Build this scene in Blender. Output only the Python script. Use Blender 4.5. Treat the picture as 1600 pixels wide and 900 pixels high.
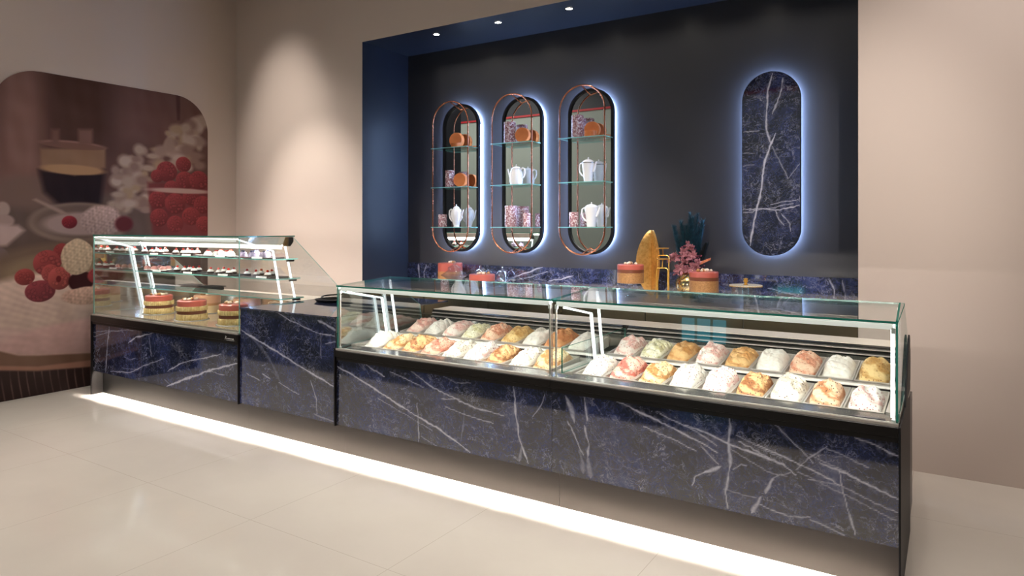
import bpy, bmesh, math, random
import numpy as np
from mathutils import Vector, Matrix, noise
PI = math.pi
for o in list(bpy.data.objects): bpy.data.objects.remove(o)
SC = bpy.context.scene
COL = SC.collection

# ---------------------------------------------------------------- camera
cam_d = bpy.data.cameras.new('camera'); cam = bpy.data.objects.new('camera', cam_d); COL.objects.link(cam)
cam.location = (0, 0, 1.5)
cam.rotation_euler = (PI/2, 0, math.radians(32.615))
cam_d.sensor_width = 36.0
cam_d.lens = 36.0*1068.26/1600
cam_d.shift_y = -(450-355.19)/1600
cam_d.clip_start = 0.05
SC.camera = cam
# ---------------------------------------------------------------- world, view, lights
w = bpy.data.worlds.new('room_air'); SC.world = w; w.use_nodes = True
w.node_tree.nodes['Background'].inputs[0].default_value = (0.9, 0.85, 0.8, 1)
w.node_tree.nodes['Background'].inputs[1].default_value = 0.15
SC.view_settings.view_transform = 'Standard'; SC.view_settings.look = 'None'
SC.view_settings.exposure = 0.0; SC.view_settings.gamma = 1.0; SC.view_settings.use_curve_mapping = False
def area(name, loc, sx, sy, energy, col=(1, .93, .86), rot=(0, 0, 0)):
    d = bpy.data.lights.new(name, 'AREA'); d.shape = 'RECTANGLE'; d.size = sx; d.size_y = sy
    d.energy = energy; d.color = col
    o = bpy.data.objects.new(name, d); COL.objects.link(o); o.location = loc; o.rotation_euler = rot
    return o
def spot(name, loc, target, energy, deg=50, blend=.6, col=(1, .9, .8), r=.05):
    d = bpy.data.lights.new(name, 'SPOT'); d.energy = energy; d.spot_size = math.radians(deg); d.spot_blend = blend
    d.color = col; d.shadow_soft_size = r
    o = bpy.data.objects.new(name, d); COL.objects.link(o); o.location = loc
    o.rotation_euler = (Vector(target)-Vector(loc)).to_track_quat('-Z', 'Y').to_euler()
    return o
area('ceiling_fill_light', (-2.6, .9, 4.5), 7.5, 2.6, 65, (1, .95, .9))  # soft ambient fill added under the ceiling, not a fitting of the room
NW = (1, .94, .88)
for x in (-5.7, -4.4, -3.1, -1.8, -.5, .9):
    spot('floor_lamp_beam', (x, 1.9 if x < .5 else 3.2, 4.5), (x, 2.0 if x < .5 else 3.3, 0), 200, 62, .9, NW, .25)
spot('wall_wash_lamp', (-5.95, 3.3, 4.45), (-6.0, 4.88, 2.6), 190, 42, 1.0, NW, .12)
spot('wall_wash_lamp', (-5.6, 2.6, 4.45), (-5.7, 4.88, 1.2), 190, 56, 1.0, NW, .12)
spot('wall_wash_lamp', (.5, 2.4, 4.45), (.15, 4.88, 1.9), 360, 54, 1.0, (1, .91, .87), .15)
spot('wall_wash_lamp', (-4.6, 2.6, 4.45), (-6.84, 3.5, 1.3), 100, 46, 1.0, NW)
for x, tx in ((-5.6, -5.5), (-3.35, -3.4), (-2.2, -2.6)):
    spot('track_lamp', (x, 1.8, 4.4), (tx, 5.3, 1.05), 620, 30, .8, NW, .025)
spot('track_lamp', (.9, .1, 4.55), (-1.1, 5.3, 1.1), 620, 30, .8, NW, .025)
area('hall_fill_light', (-8.5, .4, 4.5), 3.5, 2.0, 110, NW)  # fill added to brighten the hall that shows in the mirrors
for x in (-5.3, -3.6, -1.9, -.4):
    spot('counter_lamp', (x, 2.3, 4.4), (x, 3.5, .8), 55, 44, .8, NW)

# ---------------------------------------------------------------- mesh helper
BASE = {}
class M:
    def __init__(s): s.v = []; s.f = []; s.m = []
    def add(s, vs, fs, mi=0):
        b = len(s.v); s.v += [tuple(v) for v in vs]
        for f in fs: s.f.append([b+i for i in f]); s.m.append(mi)
        return s
    def box(s, x0, x1, y0, y1, z0, z1, mi=0, edge=None, clear=None, faces={}):
        # clear: axis whose two big faces keep mi while the rim gets edge
        vs = [(x, y, z) for x in (x0, x1) for y in (y0, y1) for z in (z0, z1)]
        fs = {'-x': (0, 1, 3, 2), '+x': (4, 6, 7, 5), '-y': (0, 4, 5, 1), '+y': (2, 3, 7, 6), '-z': (0, 2, 6, 4), '+z': (1, 5, 7, 3)}
        b = len(s.v); s.v += vs
        for k, f in fs.items():
            s.f.append([b+i for i in f]); s.m.append(faces.get(k, mi if (clear is None or k[1] == clear) else edge))
        return s
    def prism(s, pts, vec, mi=0, edge=None):
        n = len(pts); a = [Vector(p) for p in pts]; c = [p+Vector(vec) for p in a]
        s.add(a+c, [list(range(n))[::-1], list(range(n, 2*n))], mi)
        b = len(s.v)-2*n
        for i in range(n):
            j = (i+1) % n
            s.f.append([b+i, b+j, b+n+j, b+n+i]); s.m.append(mi if edge is None else edge)
        return s
    def tube(s, path, r, n=10, closed=False, mi=0):
        P = [Vector(p) for p in path]; N = len(P); rs = r if isinstance(r, (list, tuple)) else [r]*N
        rings = []; up = None
        for i in range(N):
            a = P[i-1] if (i > 0 or closed) else P[i]
            c = P[(i+1) % N] if (i < N-1 or closed) else P[i]
            t = (c-a).normalized()
            if up is None:
                up = Vector((0, 0, 1)) if abs(t.z) < .9 else Vector((0, 1, 0))
                up = (up-t*up.dot(t)).normalized()
            else:
                up = (up-t*up.dot(t)); up = up.normalized() if up.length > 1e-6 else Vector((1, 0, 0))
            q = t.cross(up)
            rings.append([P[i]+(up*math.cos(2*PI*k/n)+q*math.sin(2*PI*k/n))*rs[i] for k in range(n)])
        b = len(s.v)
        for rg in rings: s.v += [tuple(v) for v in rg]
        for i in range(N if closed else N-1):
            j = (i+1) % N
            for k in range(n):
                l = (k+1) % n
                s.f.append([b+i*n+k, b+i*n+l, b+j*n+l, b+j*n+k]); s.m.append(mi)
        if not closed:
            s.f.append([b+k for k in range(n)][::-1]); s.m.append(mi)
            s.f.append([b+(N-1)*n+k for k in range(n)]); s.m.append(mi)
        return s
    def lathe(s, prof, c=(0, 0, 0), n=28, mi=0, mis=None, axis='z', wob=None):
        b = len(s.v)
        for i, (r, z) in enumerate(prof):
            for k in range(n):
                a = 2*PI*k/n; rr = max(r, 1e-5)*(1+(wob(a, i) if wob else 0))
                x, y, h = rr*math.cos(a), rr*math.sin(a), z
                p = (x, y, h) if axis == 'z' else ((x, h, y) if axis == 'y' else (h, x, y))
                s.v.append((c[0]+p[0], c[1]+p[1], c[2]+p[2]))
        for i in range(len(prof)-1):
            for k in range(n):
                l = (k+1) % n
                s.f.append([b+i*n+k, b+i*n+l, b+(i+1)*n+l, b+(i+1)*n+k]); s.m.append(mis[i] if mis else mi)
        return s
    def ball(s, c, r, n=12, mi=0, sc=(1, 1, 1)):
        b = len(s.v); R = n//2
        for i in range(R+1):
            t = PI*i/R
            for k in range(n):
                a = 2*PI*k/n; q = max(math.sin(t), 1e-4)
                s.v.append((c[0]+r*sc[0]*q*math.cos(a), c[1]+r*sc[1]*q*math.sin(a), c[2]+r*sc[2]*math.cos(t)))
        for i in range(R):
            for k in range(n):
                l = (k+1) % n
                s.f.append([b+i*n+k, b+(i+1)*n+k, b+(i+1)*n+l, b+i*n+l]); s.m.append(mi)
        return s
    def build(s, name, mats, parent=None, smooth=False, world=False, bevel=0):
        me = bpy.data.meshes.new(name)
        vs = s.v
        if world and parent is not None:
            lx, ly, lz = BASE[parent.name]
            vs = [(x-lx, y-ly, z-lz) for x, y, z in vs]
        me.from_pydata(vs, [], s.f); me.update()
        mats = mats if isinstance(mats, (list, tuple)) else [mats]
        for m in mats: me.materials.append(m)
        me.polygons.foreach_set('material_index', s.m)
        if smooth: me.polygons.foreach_set('use_smooth', [True]*len(s.f))
        o = bpy.data.objects.new(name, me); COL.objects.link(o)
        bm = bmesh.new(); bm.from_mesh(me)
        if smooth: bmesh.ops.remove_doubles(bm, verts=bm.verts, dist=1e-5)
        bmesh.ops.recalc_face_normals(bm, faces=bm.faces); bm.to_mesh(me); bm.free()
        if smooth == 'auto':
            me.polygons.foreach_set('use_smooth', [True]*len(me.polygons))
        if smooth:
            me.set_sharp_from_angle(angle=math.radians(42))
        if parent is not None:
            o.parent = parent
            BASE[o.name] = BASE.get(parent.name, (0, 0, 0))
        if bevel:
            md = o.modifiers.new('bevel', 'BEVEL'); md.width = bevel; md.segments = 2; md.limit_method = 'ANGLE'
        return o
def thing(name, label, cat, loc=(0, 0, 0), group=None, rz=0):
    o = bpy.data.objects.new(name, None); COL.objects.link(o); o.location = loc; o.rotation_euler = (0, 0, rz)
    o.empty_display_size = .05
    o['label'] = label; o['category'] = cat; BASE[o.name] = tuple(loc)
    if group: o['group'] = group
    return o
def tag(o, label, cat, group=None):
    o['label'] = label; o['category'] = cat
    if group: o['group'] = group
    return o
def struct(o): o['kind'] = 'structure'; return o
def dup(root, loc, label, group=None, rz=None):
    r = root.copy(); COL.objects.link(r); r.location = loc; r['label'] = label; BASE[r.name] = tuple(loc)
    if group: r['group'] = group
    if rz is not None: r.rotation_euler = (0, 0, rz)
    for ch in list(root.children):
        c = ch.copy(); COL.objects.link(c); c.parent = r
        for g in list(ch.children):
            d = g.copy(); COL.objects.link(d); d.parent = c
    return r

# ---------------------------------------------------------------- materials
def lin(r, g, b):
    f = lambda c: (c/255/12.92) if c <= 10 else ((c/255+.055)/1.055)**2.4
    return (f(r), f(g), f(b), 1)
class N:
    def __init__(s, name):
        s.mat = bpy.data.materials.new(name); s.mat.use_nodes = True; s.t = s.mat.node_tree
        s.b = s.t.nodes['Principled BSDF']; s.out = s.t.nodes['Material Output']
    def n(s, typ, ins={}, **kw):
        q = s.t.nodes.new(typ)
        for k, v in kw.items(): setattr(q, k, v)
        for k, v in ins.items():
            if hasattr(v, 'is_output') or isinstance(v, bpy.types.NodeSocket): s.t.links.new(v, q.inputs[k])
            else: q.inputs[k].default_value = v
        return q
    def p(s, **kw):
        for k, v in kw.items():
            k = k.replace('_', ' ')
            if isinstance(v, bpy.types.NodeSocket): s.t.links.new(v, s.b.inputs[k])
            else: s.b.inputs[k].default_value = v
        return s
    def coord(s): return s.n('ShaderNodeTexCoord').outputs['Object']
    def noise(s, scale, vec=None, detail=4, rough=.55, dist=0):
        return s.n('ShaderNodeTexNoise', {'Vector': vec or s.coord(), 'Scale': scale, 'Detail': detail, 'Roughness': rough, 'Distortion': dist}).outputs['Fac']
    def ramp(s, fac, stops):
        r = s.n('ShaderNodeValToRGB', {'Fac': fac}); e = r.color_ramp.elements
        while len(e) > 1: e.remove(e[-1])
        e[0].position = stops[0][0]; e[0].color = stops[0][1]
        for p_, c in stops[1:]:
            q = e.new(p_); q.color = c
        return r.outputs['Color']
    def mix(s, fac, a, b, mode='MIX'):
        q = s.n('ShaderNodeMix', data_type='RGBA', blend_type=mode)
        for i, v in ((0, fac), (6, a), (7, b)):
            if isinstance(v, bpy.types.NodeSocket): s.t.links.new(v, q.inputs[i])
            else: q.inputs[i].default_value = v
        return q.outputs[2]
    def math(s, op, a, b=0.0, c=None):
        q = s.n('ShaderNodeMath', operation=op)
        for i, v in enumerate((a, b) if c is None else (a, b, c)):
            if isinstance(v, bpy.types.NodeSocket): s.t.links.new(v, q.inputs[i])
            else: q.inputs[i].default_value = v
        return q.outputs[0]
    def bump(s, h, strength=.2, dist=.01):
        q = s.n('ShaderNodeBump', {'Height': h, 'Strength': strength, 'Distance': dist})
        s.t.links.new(q.outputs[0], s.b.inputs['Normal']); return s
def plain(name, rgb, rough=.5, metal=0, **kw):
    m = N(name).p(Base_Color=rgb, Roughness=rough, Metallic=metal, **kw); return m.mat
def varied(name, a, b, scale, rough=.5, metal=0, bump=0, detail=4, **kw):
    m = N(name); f = m.noise(scale, detail=detail)
    m.p(Base_Color=m.ramp(f, [(.3, a), (.7, b)]), Roughness=rough, Metallic=metal, **kw)
    if bump: m.bump(f, bump, .004)
    return m.mat
def emit(name, rgb, st):
    m = N(name).p(Base_Color=(.8, .8, .8, 1)); m.b.inputs['Emission Color'].default_value = rgb; m.b.inputs['Emission Strength'].default_value = st
    return m.mat
def glass(name, tint=(.95, .985, .975, 1), r0=.045, gain=1.0, rough=0.0):
    m = N(name)
    lw = m.n('ShaderNodeLayerWeight', {'Blend': .5}).outputs['Facing']
    f = m.math('MULTIPLY_ADD', m.math('POWER', lw, 5.0), (1-r0)*gain, r0)
    tr = m.n('ShaderNodeBsdfTransparent', {'Color': tint}); gl = m.n('ShaderNodeBsdfGlossy', {'Color': (.95, .97, .97, 1), 'Roughness': rough})
    mx = m.n('ShaderNodeMixShader', {0: f, 1: tr.outputs[0], 2: gl.outputs[0]})
    m.t.links.new(mx.outputs[0], m.out.inputs['Surface']); m.t.nodes.remove(m.b)
    return m.mat
G_PANE = glass('clear_glass')
G_END = glass('end_pane_glass', (.93, .96, .955, 1), .10)
G_ENDL = glass('reflective_end_glass', (.88, .94, .94, 1), .38)
G_GREY = plain('grey_glass_edge', lin(120, 112, 106), .2)
def edge_glass(nm='green_glass_edge', c1=lin(40, 140, 122), c2=lin(30, 112, 98)):
    m = N(nm)
    gl = m.n('ShaderNodeBsdfGlossy', {'Color': (.7, .9, .85, 1), 'Roughness': .1}); tl = m.n('ShaderNodeBsdfTranslucent', {'Color': c1})
    df = m.n('ShaderNodeBsdfDiffuse', {'Color': c2})
    a = m.n('ShaderNodeMixShader', {0: .5, 1: tl.outputs[0], 2: df.outputs[0]}); b = m.n('ShaderNodeMixShader', {0: .15, 1: a.outputs[0], 2: gl.outputs[0]})
    m.t.links.new(b.outputs[0], m.out.inputs['Surface']); m.t.nodes.remove(m.b); return m.mat
G_EDGE = edge_glass()
G_EDGE_L = edge_glass('pale_glass_edge', lin(150, 215, 205), lin(130, 195, 185))
CRYSTAL = glass('crystal_glass', (.90, .92, .95, 1), .16, 1.0, .02)
def steel(name, rgb, rough, sx=1, sy=60, sz=60):
    m = N(name); mp = m.n('ShaderNodeMapping', {'Vector': m.coord(), 'Scale': (sx, sy, sz)})
    f = m.noise(6, mp.outputs[0], 3); m.p(Base_Color=rgb, Metallic=1.0, Roughness=m.math('MULTIPLY_ADD', f, .12, rough-.06)); return m.mat
STEEL = steel('brushed_steel', lin(225, 212, 198), .42)
STEEL_SM = plain('polished_steel', lin(206, 198, 190), .30, .45)
STEEL_MIR = steel('mirror_steel', lin(226, 218, 210), .10)
STEEL_GREY = plain('grey_polished_steel', lin(176, 170, 164), .14, .85)
DECK = plain('case_deck_steel', lin(216, 200, 184), .10, .65)
LEDGE = plain('satin_steel_ledge', lin(240, 224, 208), .35, .0)
KICK = steel('kick_steel', lin(74, 70, 68), .36)
BLACK = plain('black_metal', lin(24, 20, 19), .32, .3)
BLACK_SAT = plain('black_lacquer', lin(14, 15, 20), .5, Specular_IOR_Level=.25)
WHITE_PL = plain('white_plastic', lin(238, 236, 232), .35)
LED = emit('led_white', (1, .94, .88, 1), 115)
LED_SOFT = emit('led_edge_glow', (.95, .97, 1, 1), 1.5)
LIPLIGHT = emit('lip_glow', (1, .95, .9, 1), 1.1)  # emission on an added lip, standing in for the LED line
DIFFUSER = emit('led_diffuser', (1, .93, .84, 1), .55)
LED_FLOOR = emit('led_floor_strip', (1, .96, .9, 1), 260)
LED_BLUE = emit('led_halo', (.42, .61, 1, 1), 100)
LED_DOWN = emit('led_lens', (1, .93, .82, 1), 40)
COPPER = plain('copper', lin(205, 135, 105), .16, 1)
GOLD = varied('brushed_gold', lin(225, 170, 80), lin(200, 145, 65), 60, .3, .6)
GOLD_SM = plain('polished_gold', lin(224, 172, 78), .25, .6)
MIRROR = plain('mirror_silver', (.9, .93, .92, 1), 0.0, 1)
def wall_mat(name, rgb, rough=.6):
    m = N(name); f = m.noise(90, detail=3); m.p(Base_Color=rgb, Roughness=rough); m.bump(f, .03, .002); return m.mat
BEIGE = wall_mat('beige_paint', (.53, .435, .375, 1), .55)
NAVY = wall_mat('navy_paint', (.012, .015, .026, 1), .42)
CHAR = wall_mat('charcoal_paint', (.030, .029, .034, 1), .36)
GREYGREEN = wall_mat('grey_green_paint', (.36, .41, .37, 1))
CEIL = wall_mat('ceiling_paint', (.6, .56, .52, 1))
def floor_mat():
    m = N('porcelain_floor'); c = m.coord(); sp = m.n('ShaderNodeSeparateXYZ', {0: c})
    def joint(s_, off, per):
        a = m.math('FRACT', m.math('DIVIDE', m.math('ADD', s_, off), per)); a = m.math('ABSOLUTE', m.math('SUBTRACT', a, .5))
        return m.math('GREATER_THAN', a, .5-.0016/per)
    j = m.math('MAXIMUM', joint(sp.outputs[0], 2.075, .945), joint(sp.outputs[1], -.35, 1.88))
    base = m.ramp(m.noise(1.3, c, 5), [(.35, (.56, .50, .435, 1)), (.65, (.60, .54, .47, 1))])
    m.p(Base_Color=m.mix(j, base, (.45, .39, .33, 1)), Roughness=.11, Specular_IOR_Level=.42); return m.mat
FLOOR = floor_mat()
DARKFLOOR = varied('dark_stone_floor', (.02, .02, .022, 1), (.035, .032, .032, 1), 3, .4)
def marble():
    m = N('blue_marble'); c = m.coord()
    wp = m.n('ShaderNodeTexNoise', {'Vector': c, 'Scale': 6.0, 'Detail': 5.0}).outputs['Color']
    wv = m.n('ShaderNodeVectorMath', {0: wp, 1: (-.5, -.5, -.5)}, operation='ADD').outputs[0]
    wv = m.n('ShaderNodeVectorMath', {0: wv, 'Scale': .30}, operation='SCALE').outputs[0]
    cw = m.n('ShaderNodeVectorMath', {0: c, 1: wv}, operation='ADD').outputs[0]
    base = m.ramp(m.noise(3.2, c, 8, .68), [(.32, lin(11, 12, 22)), (.47, lin(20, 24, 48)), (.59, lin(37, 45, 86)), (.75, lin(66, 80, 126))])
    base = m.mix(m.ramp(m.noise(34, c, 6, .85, 1.5), [(.50, (0, 0, 0, 1)), (.66, (.75, .75, .75, 1))]), base, lin(74, 84, 124))
    v1 = m.n('ShaderNodeTexVoronoi', {'Vector': cw, 'Scale': 5.0}, feature='DISTANCE_TO_EDGE').outputs['Distance']
    v2 = m.n('ShaderNodeTexVoronoi', {'Vector': cw, 'Scale': 17.0}, feature='DISTANCE_TO_EDGE').outputs['Distance']
    k1 = m.ramp(v1, [(0, (1, 1, 1, 1)), (.012, (.25, .25, .25, 1)), (.03, (0, 0, 0, 1))])
    k2 = m.ramp(v2, [(0, (1, 1, 1, 1)), (.03, (.15, .15, .15, 1)), (.06, (0, 0, 0, 1))])
    msk = m.ramp(m.noise(4.5, c, 3), [(.48, (0, 0, 0, 1)), (.66, (1, 1, 1, 1))])
    a = m.math('MULTIPLY', m.math('MULTIPLY', m.math('MAXIMUM', k1, m.math('MULTIPLY', k2, .7)), msk), .22)
    def fil(scale, thr, off):
        cc = m.n('ShaderNodeMapping', {'Vector': cw, 'Location': (off, off*2, 0), 'Rotation': (0, .5, 0), 'Scale': (1.0, 1.0, 1.7)}).outputs[0]
        q = m.math('ABSOLUTE', m.math('SUBTRACT', m.noise(scale, cc, 5, .62), .5))
        return m.math('MULTIPLY', m.ramp(q, [(0, (1, 1, 1, 1)), (thr, (.25, .25, .25, 1)), (thr*2.4, (0, 0, 0, 1))]), m.ramp(m.noise(5.5, cc, 3), [(.42, (.12, .12, .12, 1)), (.62, (1, 1, 1, 1))]))
    a = m.math('MAXIMUM', a, m.math('MULTIPLY', m.math('MAXIMUM', fil(3.4, .006, 1.0), m.math('MULTIPLY', fil(9.0, .010, 5.0), .75)), .50))
    at = m.n('ShaderNodeAttribute', attribute_name='vein').outputs['Fac']
    br = m.math('MULTIPLY_ADD', m.noise(55, c, 4, .7), 1.5, .2)
    vv = m.math('MINIMUM', m.math('MULTIPLY', at, br), 1.0)
    f = m.math('MAXIMUM', a, vv)
    m.p(Base_Color=m.mix(f, base, lin(196, 196, 214)), Roughness=.05, IOR=2.1)
    return m.mat
MARBLE = marble()
VEINS = {
 'FRONT': [
  ([(-1.396, 0.634), (-1.325, 0.610), (-1.193, 0.573), (-1.091, 0.540), (-1.011, 0.511), (-0.939, 0.484), (-0.898, 0.465)], 0.006, 1),
  ([(-1.252, 0.533), (-1.161, 0.507), (-1.085, 0.486), (-0.993, 0.451)], 0.004, 0.8),
  ([(-1.174, 0.607), (-1.129, 0.589), (-1.017, 0.558), (-0.898, 0.500)], 0.005, 0.8),
  ([(-1.054, 0.573), (-0.928, 0.548), (-0.846, 0.518), (-0.832, 0.515), (-0.695, 0.487), (-0.609, 0.464), (-0.557, 0.429)], 0.007, 1),
  ([(-1.684, 0.625), (-1.643, 0.544), (-1.628, 0.494)], 0.016, 0.6),
  ([(-1.666, 0.495), (-1.614, 0.404), (-1.584, 0.337)], 0.005, 0.8),
  ([(-1.577, 0.633), (-1.562, 0.510)], 0.009, 0.8),
  ([(-1.577, 0.482), (-1.552, 0.401), (-1.559, 0.328)], 0.011, 0.75),
  ([(-1.559, 0.328), (-1.534, 0.222)], 0.02, 0.35),
  ([(-1.603, 0.366), (-1.577, 0.240)], 0.02, 0.25),
  ([(-0.975, 0.481), (-0.892, 0.414)], 0.003, 0.8),
  ([(-0.957, 0.360), (-0.881, 0.404)], 0.013, 0.9),
  ([(-0.957, 0.360), (-0.993, 0.341), (-1.011, 0.296)], 0.004, 0.8),
  ([(-3.367, 0.594), (-3.233, 0.551), (-3.064, 0.494), (-2.955, 0.460), (-2.772, 0.395), (-2.686, 0.369), (-2.525, 0.318), (-2.293, 0.221)], 0.009, 1),
  ([(-3.125, 0.633), (-2.955, 0.572)], 0.006, 0.9),
  ([(-2.737, 0.632), (-2.573, 0.556), (-2.384, 0.506), (-2.271, 0.478), (-2.067, 0.465)], 0.006, 0.85),
  ([(-2.907, 0.613), (-2.637, 0.544)], 0.003, 0.7),
  ([(-2.008, 0.631), (-1.988, 0.466), (-1.967, 0.355), (-1.910, 0.227)], 0.009, 0.9),
  ([(-1.951, 0.323), (-1.963, 0.227)], 0.014, 0.4),
  ([(-2.686, 0.446), (-2.676, 0.218)], 0.006, 0.6),
  ([(-1.811, 0.612), (-1.827, 0.555), (-1.882, 0.482)], 0.005, 0.6),
  ([(-2.477, 0.456), (-2.316, 0.428), (-2.135, 0.409)], 0.003, 0.7),
  ([(-2.492, 0.630), (-2.398, 0.604), (-2.293, 0.613)], 0.005, 0.5),
  ([(-2.501, 0.498), (-2.370, 0.512)], 0.003, 0.6),
  ([(-2.661, 0.258), (-2.539, 0.214)], 0.004, 0.5),
  ([(-2.338, 0.458), (-2.361, 0.271)], 0.012, 0.2),
  ([(-2.573, 0.303), (-2.850, 0.384), (-3.009, 0.433)], 0.002, 0.5),
  ([(-0.843, 0.635), (-0.840, 0.513), (-0.840, 0.420), (-0.858, 0.292), (-0.852, 0.217)], 0.01, 0.8),
  ([(-0.798, 0.535), (-0.625, 0.469)], 0.005, 0.9),
  ([(-0.717, 0.534), (-0.511, 0.466), (-0.418, 0.438), (-0.389, 0.419)], 0.006, 1),
  ([(-0.461, 0.500), (-0.362, 0.470), (-0.252, 0.437), (-0.174, 0.407)], 0.007, 1),
  ([(-0.327, 0.630), (-0.247, 0.610), (-0.174, 0.586)], 0.007, 0.9),
  ([(-0.641, 0.634), (-0.534, 0.541), (-0.491, 0.494)], 0.0025, 0.7),
  ([(-0.389, 0.473), (-0.374, 0.385), (-0.348, 0.306), (-0.327, 0.226)], 0.005, 0.7),
  ([(-0.712, 0.271), (-0.586, 0.246), (-0.503, 0.262)], 0.004, 0.7),
  ([(-0.503, 0.251), (-0.370, 0.215)], 0.003, 0.6),
  ([(-0.706, 0.309), (-0.720, 0.264), (-0.742, 0.225)], 0.014, 0.7),
  ([(-0.652, 0.405), (-0.687, 0.328)], 0.01, 0.8),
  ([(-0.652, 0.405), (-0.578, 0.436)], 0.003, 0.6),
  ([(-0.557, 0.454), (-0.511, 0.507), (-0.433, 0.575)], 0.005, 0.6),
  ([(-0.511, 0.419), (-0.396, 0.423), (-0.174, 0.353)], 0.003, 0.6),
  ([(-0.549, 0.442), (-0.319, 0.373), (-0.174, 0.322)], 0.0025, 0.5),
  ([(-0.503, 0.530), (-0.259, 0.438)], 0.003, 0.6),
  ([(-0.433, 0.567), (-0.279, 0.515)], 0.0025, 0.6),
  ([(-0.840, 0.499), (-0.673, 0.423), (-0.594, 0.417)], 0.003, 0.5),
  ([(-0.869, 0.304), (-0.728, 0.296)], 0.003, 0.4),
  ([(-0.826, 0.400), (-0.789, 0.436), (-0.764, 0.435)], 0.004, 0.6),
  ([(-0.812, 0.561), (-0.620, 0.492)], 0.003, 0.6),
 ],
 'PASTRY': [
  ([(-6.211, 0.631), (-6.243, 0.431), (-6.265, 0.221)], 0.009, 0.8),
  ([(-6.485, 0.558), (-6.190, 0.593), (-5.750, 0.635)], 0.005, 0.6),
  ([(-6.485, 0.517), (-6.190, 0.582)], 0.005, 0.6),
  ([(-5.899, 0.513), (-5.779, 0.573), (-5.509, 0.633)], 0.009, 0.9),
  ([(-6.190, 0.240), (-5.879, 0.265), (-5.585, 0.367), (-5.370, 0.437)], 0.006, 0.9),
  ([(-5.306, 0.341), (-5.086, 0.436), (-4.891, 0.482), (-4.608, 0.545)], 0.007, 0.95),
  ([(-5.325, 0.215), (-5.017, 0.323), (-4.767, 0.402), (-4.530, 0.467), (-4.408, 0.504)], 0.014, 1),
  ([(-4.767, 0.402), (-4.569, 0.391)], 0.004, 0.7),
  ([(-5.585, 0.616), (-5.547, 0.435)], 0.004, 0.6),
  ([(-5.950, 0.388), (-5.869, 0.375), (-5.779, 0.395)], 0.005, 0.5),
  ([(-6.001, 0.289), (-5.750, 0.307)], 0.004, 0.4),
  ([(-4.569, 0.654), (-4.647, 0.657), (-4.891, 0.630)], 0.003, 0.4),
  ([(-5.352, 0.273), (-5.253, 0.229)], 0.004, 0.6),
 ],
 'WORKTOP': [
  ([(-4.371, 0.747), (-4.181, 0.689), (-3.917, 0.614), (-3.706, 0.544), (-3.379, 0.450)], 0.01, 1),
  ([(-3.985, 0.908), (-3.850, 0.860), (-3.592, 0.797), (-3.397, 0.788)], 0.006, 0.8),
  ([(-3.561, 0.881), (-3.385, 0.827)], 0.013, 0.7),
  ([(-3.487, 0.729), (-3.385, 0.751)], 0.007, 0.6),
  ([(-3.624, 0.467), (-3.567, 0.345), (-3.561, 0.252)], 0.007, 0.6),
  ([(-4.304, 0.436), (-4.160, 0.402)], 0.005, 0.7),
  ([(-4.131, 0.456), (-4.040, 0.430)], 0.006, 0.8),
  ([(-3.944, 0.419), (-3.739, 0.357)], 0.005, 0.7),
  ([(-3.530, 0.798), (-3.524, 0.628)], 0.004, 0.4),
  ([(-3.592, 0.247), (-3.379, 0.225)], 0.012, 0.35),
  ([(-4.341, 0.777), (-4.054, 0.573), (-3.917, 0.409)], 0.02, 0.15),
 ],
 'OVAL': [
  ([(-1.143, 2.678), (-1.176, 2.554), (-1.185, 2.403), (-1.190, 2.250), (-1.152, 2.134)], 0.012, 0.8),
  ([(-1.064, 2.639), (-1.087, 2.511), (-1.143, 2.364)], 0.01, 0.7),
  ([(-1.119, 2.215), (-1.162, 2.125), (-1.199, 1.994), (-1.223, 1.808), (-1.266, 1.605), (-1.309, 1.361)], 0.013, 1),
  ([(-1.358, 1.636), (-1.252, 1.645), (-1.087, 1.633), (-0.946, 1.664)], 0.008, 1),
  ([(-1.152, 1.678), (-0.955, 1.708)], 0.004, 0.8),
  ([(-1.143, 2.124), (-1.032, 1.869), (-0.946, 1.982)], 0.004, 0.5),
  ([(-1.358, 2.248), (-1.242, 2.244)], 0.004, 0.7),
  ([(-1.119, 1.633), (-1.096, 1.564), (-1.064, 1.516)], 0.006, 0.7),
  ([(-1.078, 1.603), (-1.018, 1.525), (-1.009, 1.467)], 0.005, 0.7),
  ([(-1.252, 1.645), (-1.295, 1.616), (-1.358, 1.611)], 0.006, 0.8),
  ([(-1.319, 1.626), (-1.176, 1.644), (-0.991, 1.680)], 0.005, 0.8),
  ([(-1.358, 2.078), (-1.271, 2.077)], 0.003, 0.5),
  ([(-1.358, 1.977), (-1.280, 1.984)], 0.003, 0.5),
 ],
 'SPLASH': [
  ([(-4.723, 1.122), (-4.705, 0.967), (-4.723, 0.858)], 0.014, 0.6),
  ([(-4.609, 1.119), (-4.644, 1.030), (-4.627, 0.930)], 0.007, 0.5),
  ([(-3.654, 0.959), (-3.470, 1.041), (-3.202, 1.129)], 0.01, 0.9),
  ([(-3.147, 1.000), (-2.998, 1.024), (-2.892, 1.063)], 0.009, 0.8),
  ([(-3.413, 1.013), (-3.147, 1.089)], 0.005, 0.6),
  ([(-0.753, 1.115), (-0.722, 1.040), (-0.722, 0.964)], 0.01, 0.7),
  ([(-0.666, 1.109), (-0.641, 0.960)], 0.008, 0.6),
  ([(-1.537, 1.047), (-1.287, 0.962)], 0.005, 0.5),
  ([(-1.191, 1.027), (-0.958, 0.980)], 0.005, 0.5),
 ],
}
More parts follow.
